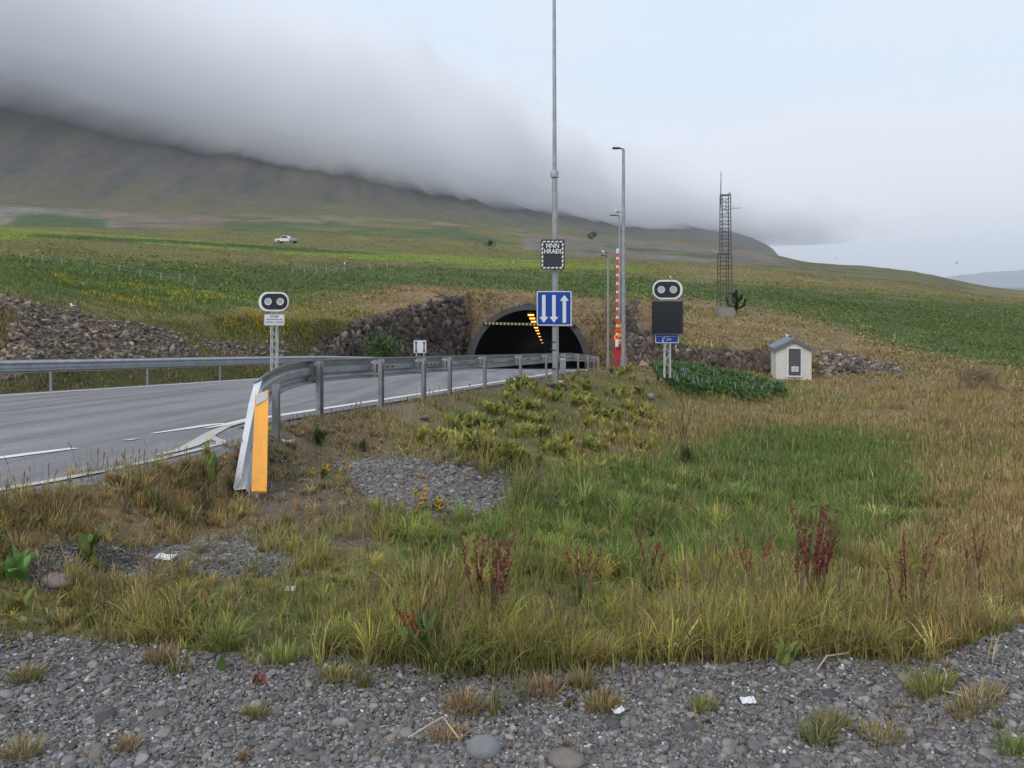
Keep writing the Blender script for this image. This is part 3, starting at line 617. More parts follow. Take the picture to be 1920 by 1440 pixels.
def attr_mat(name, rough, var, scale, bump=0, trans=0, spec=.3):
    m, n, l, b = node_mat(name); b.inputs['Roughness'].default_value = rough; b.inputs['Specular IOR Level'].default_value = spec
    at = n.new('ShaderNodeAttribute'); at.attribute_name = 'Col'; geo = n.new('ShaderNodeNewGeometry')
    no = n.new('ShaderNodeTexNoise'); no.inputs['Scale'].default_value = scale; no.inputs['Detail'].default_value = 5; l.new(geo.outputs['Position'], no.inputs['Vector'])
    mr = n.new('ShaderNodeMapRange'); 
    for i, v in enumerate((.3, .7, 1 - var, 1 + var)): mr.inputs[i + 1].default_value = v
    l.new(no.outputs[0], mr.inputs[0])
    vs = n.new('ShaderNodeVectorMath'); vs.operation = 'SCALE'; l.new(at.outputs['Color'], vs.inputs[0]); l.new(mr.outputs[0], vs.inputs['Scale']); l.new(vs.outputs[0], b.inputs['Base Color'])
    if bump:
        bp = n.new('ShaderNodeBump'); bp.inputs['Strength'].default_value = bump; bp.inputs['Distance'].default_value = .05; l.new(no.outputs[0], bp.inputs['Height']); l.new(bp.outputs[0], b.inputs['Normal'])
    if trans:
        tr = n.new('ShaderNodeBsdfTranslucent'); l.new(vs.outputs[0], tr.inputs[0]); ms_ = n.new('ShaderNodeMixShader'); ms_.inputs[0].default_value = trans
        l.new(b.outputs[0], ms_.inputs[1]); l.new(tr.outputs[0], ms_.inputs[2]); l.new(ms_.outputs[0], n['Material Output'].inputs[0])
    return m
m_peb = attr_mat("pebble", .75, .18, 60); m_rock = attr_mat("broken_rock", .85, .35, 5, .6)
def pebble_cols(n_, sz_):
    v = rng.lognormal(math.log(.135), .34, n_)[:, None]
    t = rng.random(n_)[:, None]
    c = v * np.where(t < .45, [1.03, .97, .94], np.where(t < .75, [1.08, .96, .88], np.where(t < .86, [.96, .98, 1.03], [1.18, .96, .82])))
    c[(rng.random(n_) < .015) & (sz_ < .011)] = (.55, .53, .50)
    return np.clip(c, .03, .5)
nearm = lambda a, b_: ((mY > a) & (mY < b_)).astype(float)
gw = mid(GRAV)
P1, bl = sample(54000, gw * nearm(2.2, 4.6) * (mid(WL) < 0))
sz = np.clip(rng.lognormal(math.log(.0062), .46, len(P1)), .0035, .03)
tag(scatter_stones("gravel", P1, sz, .40, pebble_cols(len(P1), sz), m_peb, False), 'grey rounded beach gravel of the lay-by in front', kind='stuff')
P1, bl = sample(56000, gw * nearm(2.2, 4.6) * (mid(WL) < 0))
sz = np.clip(rng.lognormal(math.log(.0050), .4, len(P1)), .003, .016)
tag(scatter_stones("gravel", P1, sz, .6, pebble_cols(len(P1), sz) * 1.25, m_peb, 2, .4, .2), 'small sharp grey chippings between the pebbles of the lay-by', kind='stuff')
P2, bl = sample(30000, np.clip((gw - .55) / .45, 0, 1) ** 1.5 * nearm(4.6, 11) * (mid(WL) < 0))
sz = np.clip(rng.lognormal(math.log(.0085), .42, len(P2)), .005, .03)
tag(scatter_stones("gravel", P2, sz, .5, pebble_cols(len(P2), sz) * 1.0, m_peb, False), 'grey gravel mound behind the guardrail end', kind='stuff')
def rock_cols(n_):
    v = rng.lognormal(math.log(.145), .40, n_)[:, None]; t = rng.random(n_)[:, None]
    return np.clip(v * np.where(t < .5, [1.2, .96, .76], np.where(t < .85, [1.38, 1.0, .70], [1.04, .97, .90])), .03, .5)
P3, bl = sample(36000, mid(RUBM) * (mid(DIST) > .85) * (mid(n1) + .5 * mid(n2) < .48))
sz = np.clip(rng.lognormal(math.log(.042), .5, len(P3)), .02, .14)
tag(scatter_stones("rubble", P3, sz, .45, rock_cols(len(P3)), m_rock, 2, .6, .2), 'broken brown-grey rubble covering the bank behind the left guardrail', kind='stuff')
P4, bl = sample(7500, mid(ROCKM))
sz = np.clip(rng.lognormal(math.log(.14), .45, len(P4)), .06, .34)
tag(scatter_stones("rock_face", P4, sz, 1.25, np.array([.084, .064, .051]) * np.exp(rng.normal(0, .42, (len(P4), 1))), m_rock, 2, .6, .62, .3), 'dark fractured rock of the cutting beside the tunnel', kind='stuff')
P4, bl = sample(5000, mid(ROCKM))
tag(scatter_stones("rubble", P4, np.clip(rng.lognormal(math.log(.075), .5, len(P4)), .03, .3), .8, rock_cols(len(P4)) * .9, m_rock, 2, .6, .5), 'loose brown rubble on the rock cutting', kind='stuff')
yard = inpoly([(1530, 655), (1600, 665), (1690, 690), (1700, 703), (1540, 708)], PX, PY) & (Yg > 38) & (Yg < 60)
P5, bl = sample(500, mid(yard.astype(float)))
tag(scatter_stones("rubble", P5, np.clip(rng.lognormal(math.log(.12), .4, 500), .06, .3), .6, rock_cols(500), m_rock, 2, .5, .3), 'low spread of grey stones beside the white hut', kind='stuff')

# ------------------------------------------------------------------ grass and herbs
m_grass = attr_mat("grass_blade", .8, .12, 9, 0, .42, .2)
class Blades:
    def __init__(s): s.V = []; s.C = []; s.L = []; s.T = []; s.n = 0
    def add(s, P, h, wd, yaw, lean, col, tip=None, prof=((0, 1), (.55, .8), (1, 0)), droop=.3, face=None):
        n_ = len(P); d = np.stack([np.cos(yaw), np.sin(yaw), 0 * yaw], 1); fa = yaw + math.pi / 2 + rng.normal(0, .6, n_) if face is None else face
        sd = np.stack([np.cos(fa), np.sin(fa), 0 * fa], 1); up = np.array([0, 0, 1.0]); lean = np.broadcast_to(lean, (n_,)); h = np.broadcast_to(h, (n_,)); wd = np.broadcast_to(wd, (n_,))
        V = []; C = []; tip = col * 1.1 if tip is None else tip
        for t, q_ in prof:
            c = P + d * (lean * h * t ** 1.7)[:, None] + up * (h * t * np.sqrt(np.maximum(1 - (lean * .75) ** 2 * t * t, .1)) - droop * lean * h * t ** 3 * .5)[:, None]
            cc = col + (tip - col) * t
            if q_ > 0:
                V += [c - sd * (wd * q_ / 2)[:, None], c + sd * (wd * q_ / 2)[:, None]]; C += [cc, cc]
            else: V.append(c); C.append(cc)
        k = len(V); V = np.stack(V, 1); C = np.stack(C, 1); base = s.n + np.arange(n_)[:, None] * k
        fs = []; i = 0; tot = []
        for a in range(len(prof) - 1):
            if prof[a][1] > 0 and prof[a + 1][1] > 0: fs.append([i, i + 1, i + 3, i + 2]); tot.append(4); i += 2
            elif prof[a][1] > 0: fs.append([i, i + 1, i + 2]); tot.append(3); i += 2
            else: fs.append([i, i + 2, i + 1]); tot.append(3); i += 1
        fl_ = np.array([x for f in fs for x in f])
        s.L.append((base + fl_[None]).ravel()); s.T.append(np.tile(tot, n_)); s.V.append(V.reshape(-1, 3)); s.C.append(C.reshape(-1, 3)); s.n += n_ * k
    def build(s, name, material, parent=None):
        T = np.concatenate(s.T); V = np.concatenate(s.V)
        if parent is not None: V = V - np.array(parent_world(parent).translation)
        return mesh_np(name, V, np.concatenate(s.L), np.cumsum(T) - T, T, material, parent, color=np.clip(np.concatenate(s.C), .005, .9).astype(np.float32))
LEAF = ((0, .25), (.3, 1), (.65, .9), (1, 0))
STRAW = np.array([.38, .29, .15]); PURP = np.array([.20, .115, .08])
def inpoly_pts(poly, P):
    return inpoly(poly, CX + F * P[:, 0] / P[:, 1] + rng.normal(0, 22, len(P)), HY + F * (EYE - P[:, 2]) / P[:, 1] + rng.normal(0, 14, len(P))) & (P[:, 1] < 20)
def grass_layer(N_, y0, y1, wmul, hmul=1.0, lim=1e9):
    cl = .35 + 1.3 * sstep(-.35, .4, n2 + .6 * n1)
    P, bl = sample(N_, mid(DEN * cl) * nearm(y0, y1) * (mid(GRAV) < .9 if False else 1))
    g = bl(GRN, True); hh = bl(HGT, True)[:, 0] * np.exp(rng.normal(0, .28, N_)) * hmul * np.interp(P[:, 1], [0, 5, 12, 30, 60, 120], [.38, .33, .36, .5, .5, .42]); dr = bl(DRY)[:, 0]; c2 = bl(n2)[:, 0]
    hh *= .75 + .6 * sstep(-.4, .5, c2)
    wd = np.maximum(.0045, wmul * P[:, 1] / F) * rng.uniform(.6, 1.4, N_)
    g = g * np.where((P[:, 1] < 14)[:, None], [2.2, 2.2, 1.8], [1.7, 1.8, 1.5]); col = g * np.exp(rng.normal(0, .28 - .12 * sstep(30, 60, P[:, 1])))[:, None]
    wet = inpoly_pts([(1040, 930), (1150, 880), (1290, 850), (1420, 805), (1560, 805), (1690, 840), (1720, 940), (1640, 1030), (1420, 1080), (1150, 1090), (1000, 1040), (900, 1010)], P)
    g = np.where((wet & (rng.random(N_) < .65))[:, None], np.array([.150, .225, .062]) * (.75 + .5 * rng.random((N_, 1))), g); col = g * np.exp(rng.normal(0, .25, N_))[:, None]; dr = np.where(wet, dr * .45, dr)
    st = rng.random(N_) < dr * .42; col[st] = (STRAW * np.exp(rng.normal(0, .3, (st.sum(), 1))) + g[st]) / 2
    gr = rng.random(N_) < .12; col[gr] = np.array([.13, .17, .045]) * np.exp(rng.normal(0, .25, (gr.sum(), 1)))
    tip = col * 1.15; brown = rng.random(N_) < dr * .55; tip[brown] = tip[brown] * .45 + np.array([.26, .175, .09]) * .55
    return P, hh, wd, col, tip, dr
B = Blades()
P, hh, wd, col, tip, dr = grass_layer(120000, 2.3, 11, 1.5)
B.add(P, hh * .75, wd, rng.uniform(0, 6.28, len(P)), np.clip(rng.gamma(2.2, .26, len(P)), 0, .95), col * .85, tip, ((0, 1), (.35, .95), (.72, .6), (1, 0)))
P, hh, wd, col, tip, dr = grass_layer(3800, 2.3, 11, 1.5)                      # tussocks: blades fanning out of one root
nb = rng.integers(22, 52, len(P)); K = np.repeat(np.arange(len(P)), nb); k = len(K)
a_ = rng.uniform(0, 6.28, k); tr = np.exp(rng.normal(0, .35, len(P)))[K] * hh[K] * .20; r_ = tr * np.sqrt(rng.random(k))
tone = np.exp(rng.normal(0, .22, (len(P), 1))) * np.where(rng.random((len(P), 1)) < .2, [1.15, 1.25, .9], np.where(rng.random((len(P), 1)) < .3, [1.35, 1.1, .85], 1.0))
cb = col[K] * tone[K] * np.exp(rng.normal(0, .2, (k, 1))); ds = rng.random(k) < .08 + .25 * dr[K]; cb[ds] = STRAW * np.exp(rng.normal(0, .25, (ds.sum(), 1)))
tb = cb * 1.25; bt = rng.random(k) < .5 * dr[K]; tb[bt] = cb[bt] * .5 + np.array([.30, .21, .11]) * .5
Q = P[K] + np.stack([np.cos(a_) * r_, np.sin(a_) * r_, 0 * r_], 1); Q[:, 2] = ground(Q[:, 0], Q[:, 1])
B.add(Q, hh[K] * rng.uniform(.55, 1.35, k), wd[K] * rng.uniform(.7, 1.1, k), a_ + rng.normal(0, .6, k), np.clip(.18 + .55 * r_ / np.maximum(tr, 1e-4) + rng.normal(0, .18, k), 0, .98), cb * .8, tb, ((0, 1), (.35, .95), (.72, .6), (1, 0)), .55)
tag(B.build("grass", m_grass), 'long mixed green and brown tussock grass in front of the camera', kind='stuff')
B = Blades()
P, hh, wd, col, tip, dr = grass_layer(135000, 9, 48, 1.8)
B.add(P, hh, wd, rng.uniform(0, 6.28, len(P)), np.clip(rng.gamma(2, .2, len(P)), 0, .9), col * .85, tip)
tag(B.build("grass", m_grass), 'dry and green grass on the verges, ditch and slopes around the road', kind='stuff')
B = Blades()
P, hh, wd, col, tip, dr = grass_layer(165000, 44, 240, 2.2, 1.0)
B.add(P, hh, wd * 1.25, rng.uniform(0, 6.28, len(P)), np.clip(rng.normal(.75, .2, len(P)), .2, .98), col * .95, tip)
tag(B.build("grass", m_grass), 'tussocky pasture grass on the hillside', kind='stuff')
# seed stalks standing above the dry grass
B = Blades()
P, hh, wd, col, tip, dr = grass_layer(7000, 3.0, 20, 1.0)
k = rng.random(len(P)) < .25 + dr; P, hh, wd = P[k], hh[k] * 1.4 + .05, wd[k]
yw = rng.uniform(0, 6.28, len(P)); ln = np.clip(rng.normal(.15, .12, len(P)), 0, .5)
cs = np.array([.24, .19, .09]) * np.exp(rng.normal(0, .25, (len(P), 1))); ch = np.where(rng.random((len(P), 1)) < .6, PURP, STRAW * .8) * np.exp(rng.normal(0, .2, (len(P), 1)))
B.add(P, hh, wd, yw, ln, cs, ch, ((0, .8), (.72, .6), (.80, 1.9), (.92, 1.4), (1, 0)))
tag(B.build("seed_grass", m_grass), 'thin brown seed stalks standing over the dry grass', kind='stuff')
# leafy yellow-green herbs on the bank
def rosette(B, P, n_, L_, wd, col, up=.6, yr=.25):
    yaw = rng.uniform(0, 6.28, n_); c = np.array(col) * np.exp(rng.normal(0, .2, (n_, 1)))
    red = rng.random(n_) < .05; c[red] = np.array([.25, .13, .05])
    B.add(np.repeat(P[None], n_, 0) + rng.normal(0, .015, (n_, 3)) * [1, 1, 0], L_ * rng.uniform(.6, 1.2, n_), wd * rng.uniform(.7, 1.2, n_), yaw, np.clip(rng.normal(1 - up, .2, n_), .1, .95), c, c * 1.15, LEAF, .6, yaw + math.pi / 2)
hp = inpoly([(760, 815), (900, 780), (960, 720), (1180, 690), (1230, 740), (1250, 830), (1180, 890), (1080, 900), (880, 850)], PX, PY) & (WL < 0) & (Yg < 40)
P, bl = sample(400, mid(hp.astype(float) * (.04 + sstep(0, .35, n2))))
B = Blades()
for p in P: rosette(B, p, 9, .12 + .0085 * p[1], .034 + .0022 * p[1], (.30, .28, .07) if rng.random() < .65 else (.19, .22, .06), .5)
hp = inpoly([(0, 1050), (60, 1060), (420, 1090), (420, 1150), (150, 1180), (0, 1190)], PX, PY) | inpoly([(360, 880), (470, 860), (460, 960), (300, 980)], PX, PY) | inpoly([(700, 960), (900, 960), (1100, 940), (1200, 1000), (1100, 1100), (800, 1060)], PX, PY)
P, bl = sample(52, mid((hp & (WL < 0) & (Yg < 12)).astype(float) * (.1 + sstep(-.1, .3, n1))))
for p in P: rosette(B, p, 8, .11, .03, (.20, .235, .06), .5)
tag(B.build("leafy_herbs", m_grass), 'yellow-green leafy herbs spread over the stony bank', kind='stuff')
# yellow buttercups in the pasture on the left
yp = inpoly([(90, 515), (330, 540), (420, 565), (300, 590), (150, 560)], PX, PY) | inpoly([(420, 590), (600, 575), (690, 610), (520, 640), (420, 620)], PX, PY) | inpoly([(160, 495), (430, 500), (430, 512), (180, 508)], PX, PY) | inpoly([(330, 555), (470, 545), (490, 580), (380, 590)], PX, PY)
P, bl = sample(1500, mid((yp & (Yg > 20) & (Yg < 140)).astype(float) * sstep(-.1, .35, n2)))
B = Blades(); n_ = len(P)
B.add(P + np.array([0, 0, .22]), .12 + 0 * P[:, 0], np.maximum(.035, 1.5 * P[:, 1] / F), rng.uniform(0, 6.28, n_), .5 + 0 * P[:, 0], np.tile([.44, .32, .02], (n_, 1)) * np.exp(rng.normal(0, .25, (n_, 1))), None, ((0, .7), (.6, 1), (1, 0)))
tag(B.build("buttercups", m_grass), 'patches of yellow flowers in the pasture above the rubble bank', kind='stuff')
# lupin bed below the signal
lp = inpoly([(1225, 690), (1300, 690), (1400, 712), (1475, 742), (1470, 756), (1380, 760), (1280, 745), (1230, 720)], PX, PY) & (Yg > 20) & (Yg < 47)
P, bl = sample(1300, mid(lp.astype(float) * (.08 + sstep(-.35, .25, fbm(Xg * .8, Yg * .8, 3, 97)))))
B = Blades()
for p in P:
    hh_ = rng.uniform(.1, .65)
    rosette(B, p + np.array([0, 0, hh_ * .7]), 8, .24, .06, np.array((.085, .165, .05)) * rng.uniform(.7, 1.4), .4)
n_ = len(P); k = rng.random(n_) < .05
B.add(P[k] + np.array([0, 0, .45]), .26 + 0 * P[k][:, 0], .05, rng.uniform(0, 6.28, k.sum()), .1 + 0 * P[k][:, 0], np.tile([.23, .25, .38], (k.sum(), 1)), np.tile([.30, .31, .38], (k.sum(), 1)), ((0, .3), (.35, 1), (.7, .8), (1, 0)))
tag(B.build("lupins", m_grass), 'dense bed of dark green lupins with pale blue flower spikes below the signal', kind='stuff')

# ------------------------------------------------------------------ guardrails
m_galv = mat("galvanised_steel", (.40, .41, .43), .42, .75, var=.22, scale=3.5, bump=.05, dirt=(.22, .21, .20, .55))
m_post = mat("weathered_post", (.33, .33, .335), .55, .55, var=.3, scale=5, dirt=(.17, .155, .14, .6))
m_dark = mat("dark_steel", (.05, .05, .055), .5, .4)
m_white = mat("white_paint", (.72, .73, .74), .5, var=.08, scale=4, dirt=(.4, .39, .37, .5))
m_blackp = mat("black_panel", (.018, .020, .026), .35, var=.25, scale=3)
m_blue = mat("sign_blue", (.008, .052, .31), .35, var=.08, scale=2)
m_refl = mat("reflector_grey", (.42, .43, .45), .3, .2, scale=8)
m_orange = mat("panel_orange", (.78, .33, .035), .45, var=.08, scale=5, dirt=(.45, .25, .08, .5))
WP = [(0, -.155), (.0, -.138), (.078, -.108), (.082, -.078), (.01, -.032), (.01, .032), (.082, .078), (.078, .108), (.0, .138), (0, .155)]
def wbeam(path, ups, lats):
    prof = WP + [(a - .005, b_) for a, b_ in WP[::-1]]; s_ = MB(); V = []; n_ = len(prof); Fc = []
    for p, u, q_ in zip(path, ups, lats):
        V += [np.array(p) + np.array(q_) * a + np.array(u) * b_ for a, b_ in prof]
    for i in range(len(path) - 1):
        for k in range(n_): Fc.append((i * n_ + k, i * n_ + (k + 1) % n_, (i + 1) * n_ + (k + 1) % n_, (i + 1) * n_ + k))
    Fc += [tuple(range(n_)), tuple((len(path) - 1) * n_ + k for k in range(n_))[::-1]]
    return s_.add(V, Fc)
def roadpt(y, wl):
    yy = np.array([y]); sl_ = float(road_x(yy + .5)[0] - road_x(yy - .5)[0]); c_ = math.hypot(1, sl_)
    return np.array([float(road_x(yy)[0]) - wl / c_, y + wl * sl_ / c_])
def post(P, top, yaw, name, parent):
    M = Matrix.Rotation(yaw, 3, 'Z'); s_ = MB(); zc = (P[2] - .4 + top) / 2; h_ = top - P[2] + .4
    s_.box((P[0], P[1], zc), (.012, .10, h_), M)
    for sg in (-1, 1): 
        d_ = M @ Vector((.028, sg * .047, 0)); s_.box((P[0] + d_.x, P[1] + d_.y, zc), (.055, .008, h_), M)
    return s_.build(name, m_post, parent)
OFF = -.55
gp = [hit_ for hit_ in [10.2, 12.1, 13.9, 15.3, 17.7, 21.1, 24.5, 27.8, 31.0, 34.2, 37.4, 40.0, 42.0, 44]]
gr = thing("guardrail", (*roadpt(10.2, OFF), gz(*roadpt(10.2, OFF))), 'steel guardrail between road and gravel with orange marker panel on its ramped near end', 'guardrail')
ends = [W(466, 921, 6.02), W(477, 838, 6.75), W(486, 772, 7.3), W(493, 735, 7.72), W(507, 716, 8.1), W(535, 703, 8.75), W(565, 701, 9.5)]
path = [np.array(p) for p in ends]
for y in np.arange(10.2, 44.6, .5):
    x_, y_ = roadpt(y, OFF + .04); zr_ = float(road_z(np.array([y]), OFF)[0]); path.append(np.array([x_, y_, zr_ + .60]))
path = np.array(path); 
# smooth the joint of end piece and straight
for _ in range(2): path[4:9] = (path[3:8] + 2 * path[4:9] + path[5:10]) / 4
T = np.gradient(path, axis=0); T /= np.linalg.norm(T, axis=1)[:, None]
lat = np.stack([-T[:, 1], T[:, 0], 0 * T[:, 0]], 1); lat /= np.linalg.norm(lat, axis=1)[:, None]
up = np.cross(T, -lat); up /= np.linalg.norm(up, axis=1)[:, None]; up *= np.sign(up[:, 2:3])
for i in range(4):     # the ramped end is twisted flat
    t = (3.5 - i) / 3.5; a_ = .55 * t; u0, l0 = up[i].copy(), lat[i].copy(); up[i] = u0 * math.cos(a_) + l0 * math.sin(a_); lat[i] = l0 * math.cos(a_) - u0 * math.sin(a_)
kk = 4
wbeam(path[kk - 1:], up[kk - 1:], lat[kk - 1:]).build("rail", m_galv, gr, smooth=True)
wbeam(path[:kk] + np.array([0, 0, .004]), up[:kk] * .8, lat[:kk]).build("end_ramp", mat("ramp_white", (.62, .63, .64), .5, .1, dirt=(.3, .29, .28, .7)), gr, smooth=True)
for y in gp:
    x_, y_ = roadpt(y, OFF - .10); sl_ = float(road_x(np.array([y + .5]))[0] - road_x(np.array([y - .5]))[0]); yaw = math.atan2(1, sl_) - math.pi / 2
    top = float(road_z(np.array([y]), OFF)[0]) + .73
    po = post((x_, y_, gz(x_, y_)), top, yaw, "post", gr)
    s_ = MB(); M = Matrix.Rotation(yaw, 3, 'Z'); d_ = M @ Vector((-.07, 0, 0))
    for dz in (-.23, -.06): s_.tube([(x_ + d_.x * 1.9, y_ + d_.y * 1.9 - .03, top + dz), (x_ + d_.x * .4, y_ + d_.y * .4, top + dz)], .035, 8)
    s_.box((x_ + d_.x, y_ + d_.y, top - .145), (.06, .09, .26), M)
    s_.build("spacer_block", m_post, po)
pe = W(513, 838, 7.75); post((pe[0], pe[1], gz(pe[0], pe[1])), W(513, 722, 7.75)[2], .1, "post", gr)
for i in range(12, len(path) - 1, 4):
    for k in (-1, 0, 1):
        p = path[i] + T[i] * k * .22; MB().tube([p - lat[i] * .02, p + lat[i] * .012], .013, 6).build("bolt", m_dark, gr)
# orange marker panel leaning along the ramp
A, Bq, C_, D_ = W(471, 925, 5.95), W(500, 925, 5.98), W(503, 734, 7.28), W(478, 744, 7.26)
def quadbox(P4, th, s_=None):
    P4 = [np.array(p) for p in P4]; nn = np.cross(P4[1] - P4[0], P4[3] - P4[0]); nn = nn / np.linalg.norm(nn) * th
    return (s_ or MB()).add(P4 + [p + nn for p in P4], [(0, 1, 2, 3), (7, 6, 5, 4), (0, 4, 5, 1), (1, 5, 6, 2), (2, 6, 7, 3), (3, 7, 4, 0)])
quadbox([A, Bq, C_, D_], .02).build("marker_panel", m_orange, gr)
nn = np.cross(Bq - A, D_ - A); nn /= np.linalg.norm(nn); nn = nn if nn[1] < 0 else -nn
lerp = lambda a, b_, t: np.array(a) * (1 - t) + np.array(b_) * t
q4 = [lerp(lerp(A, D_, .86), lerp(Bq, C_, .86), .10), lerp(lerp(A, D_, .86), lerp(Bq, C_, .89), .90), lerp(lerp(A, D_, .98), lerp(Bq, C_, .98), .90), lerp(lerp(A, D_, .98), lerp(Bq, C_, .98), .10)]
quadbox([p + nn * .022 for p in q4], .003).build("reflector", m_refl, gr)
# left-hand guardrail
LO = .95
g2 = thing("guardrail", (*roadpt(14, 9 + LO), gz(*roadpt(14, 9 + LO))), 'long plain steel guardrail on the far side of the road below the rubble bank', 'guardrail')
path = []
for y in np.arange(6, 47, .5):
    wd = float(road_w(np.array([y]))[0]); x_, y_ = roadpt(y, wd + LO); path.append((x_, y_, float(road_z(np.array([y]), wd + LO)[0]) + .60))
path = np.array(path); T = np.gradient(path, axis=0); T /= np.linalg.norm(T, axis=1)[:, None]
lat = np.stack([T[:, 1], -T[:, 0], 0 * T[:, 0]], 1); up = np.tile([0, 0, 1.0], (len(T), 1))
wbeam(path, up, lat).build("rail", m_galv, g2, smooth=True)
for y in np.arange(6.6, 47, 3.3):
    wd = float(road_w(np.array([y]))[0]); x_, y_ = roadpt(y, wd + LO + .09)
    post((x_, y_, float(road_z(np.array([y]), wd + LO)[0]) - .15), float(road_z(np.array([y]), wd + LO)[0]) + .70, .25, "post", g2)

# ------------------------------------------------------------------ the tall pole with its signs
Yp_ = 21.5; base = on_ground(1042, Yp_); base[2] = min(base[2] + .05, W(1042, 712, Yp_)[2] + .1)
pl = thing("lamp_pole", base, 'tall grey pole behind the guardrail carrying the blue lane sign', 'pole')
X0 = base[0]
MB().tube([base - np.array([0, 0, .2]), W(1041, 520, Yp_), W(1040, 335, Yp_)], [.095, .088, .074], 14).build("shaft", m_post, pl, smooth=True)
MB().tube([W(1040, 334, Yp_), W(1039, -20, Yp_), W(1039, -140, Yp_)], [.058, .045, .04], 12).build("upper_shaft", m_post, pl, smooth=True)
MB().tube([W(1040, 333, Yp_), W(1040, 321, Yp_)], .115, 14).build("collar", m_galv, pl, smooth=True, bevel=.01)
MB().box(base + np.array([0, 0, .06]), (.52, .46, .07)).box(base + np.array([0, 0, -.12]), (.58, .52, .30)).build("foot_plate", m_dark, pl, bevel=.01)
for yy in (655, 690, 640): MB().tube([W(1040, yy + 2, Yp_), W(1040, yy, Yp_)], .1, 14).build("strap", m_dark, pl)
cbx = W(1055, 687, Yp_ - .05); cb = MB().box(cbx, (.16, .16, .42)).build("cable_box", m_galv, pl, bevel=.012)
MB().tube([cbx + np.array([0, 0, -.2]), cbx + np.array([.03, -.02, -.32]), cbx + np.array([.13, -.04, -.38]), cbx + np.array([.16, -.04, -.5]), cbx + np.array([.06, -.03, -.56]), cbx + np.array([-.06, -.02, -.52])], .014, 6).build("cable", m_dark, cb)
lt = W(1039, -140, Yp_); MB().box(lt + np.array([-.35, 0, .03]), (.8, .2, .08)).build("lamp_head", m_dark, pl, bevel=.02)
# blue lane sign
def pane(cx, cy, w_, h_, Y, r_px, depth, material, name, parent, back=0.0):
    k = Y / F; o = W(cx, cy, Y); o = o + np.array([0, -back, 0])
    return MB().prism(rrect(w_ * k, h_ * k, max(r_px * k, .004)), o, (1, 0, 0), (0, 0, 1), (0, -1, 0), depth).build(name, material, parent)
m_signwhite = mat("sign_white", (.66, .68, .70), .4, var=.06, scale=2)
YS = Yp_ - .12
bs = thing("lane_sign", W(1039, 578, YS), 'blue square sign with two white arrows down and one up on the tall pole', 'road sign')
pane(1039, 578, 65, 64.5, YS, 3, .02, m_signwhite, "sign_border", bs)
pane(1039, 578, 61.5, 61, YS - .02, 2, .004, m_blue, "sign_face", bs)
k = YS / F
def arrow(cx, y0, y1, up_):
    hw, sw = 8.3, 3.3; s_ = MB(); ya, yb = (y0, y0 + 11) if up_ else (y1, y1 - 11)
    P = [(-sw, y1 if up_ else y0), (-sw, yb), (-hw, yb + (0 if up_ else 0)), (0, ya), (hw, yb), (sw, yb), (sw, y1 if up_ else y0)]
    return s_.prism([(a * k, -(b_ - 578) * k) for a, b_ in P], W(cx, 578, YS) + np.array([0, -.0265, 0]), (1, 0, 0), (0, 0, 1), (0, -1, 0), .003)
for cx, u_ in ((1019.5, False), (1038.5, False), (1058, True)): arrow(cx, 553, 605, u_).build("arrow", m_signwhite, bs)
for yy in (560, 598): MB().box(W(1039, yy, YS + .06), (.5, .08, .05)).build("bracket", m_galv, bs)
# electronic speed board
sb = thing("speed_board", W(1036, 477.5, YS), 'black electronic speed board with striped border reading ÞINN HRAÐI on the tall pole', 'electronic sign')
pane(1036, 477.5, 44, 55.5, YS + .05, 4, .16, m_blackp, "housing", sb)
m_led = mat("board_white", (.78, .76, .76), .5, var=.04)
s_ = MB(); yq = YS - .112
def chev(cx, cy, horiz):
    P = [(-3.4, -1.3), (1.6, -1.3), (3.4, 1.3), (-1.6, 1.3)] if horiz else [(-1.4, -3.6), (1.4, -1.4), (1.4, 3.6), (-1.4, 1.4)]
    s_.prism([(a * k, b_ * k) for a, b_ in P], W(cx, cy, yq), (1, 0, 0), (0, 0, 1), (0, -1, 0), .003)
for i in range(5):
    for yy in (453, 502): chev(1020.5 + i * 7.8, yy, True)
for i in range(6):
    for xx in (1017, 1055): chev(xx, 458.5 + i * 7.7, False)
s_.build("striped_border", m_led, sb)
text_mesh("lettering", "ÞINN", .185, W(1036, 461, yq), m_led, sb, 24 * k)
text_mesh("lettering", "HRAÐI", .185, W(1036, 471.5, yq), m_led, sb, 31 * k)
pane(1036, 489, 30, 21, yq, 1, .002, mat("display_glass", (.03, .032, .042), .25), "display", sb)
for yy in (465, 495): MB().box(W(1040, yy, YS + .08), (.3, .08, .05)).build("bracket", m_galv, sb)

# ------------------------------------------------------------------ signal heads on lattice posts
def lattice(cx, ytop, ybot, Y, half, name, parent):
    s_ = MB(); k_ = Y / F; a = W(cx, ytop, Y); b_ = W(cx, ybot, Y); h_ = a[2] - b_[2]; n_ = max(4, int(h_ / .22))
    for sx in (-1, 1):
        for sy in (-1, 1): s_.tube([b_ + np.array([sx * half, sy * half, -.3]), a + np.array([sx * half, sy * half, 0])], .018, 6)
    for i in range(n_):
        z0, z1 = b_[2] + h_ * i / n_, b_[2] + h_ * (i + 1) / n_; f = 1 if i % 2 else -1
        for sy in (-1, 1): s_.tube([(b_[0] - half * f, Y + sy * half, z0), (b_[0] + half * f, Y + sy * half, z1)], .009, 4)
        for sx in (-1, 1): s_.tube([(b_[0] + sx * half, Y - half * f, z0), (b_[0] + sx * half, Y + half * f, z1)], .009, 4)
    return s_.build(name, m_latt, parent)
m_latt = mat("lattice_grey", (.50, .50, .48), .5, .2, scale=4)
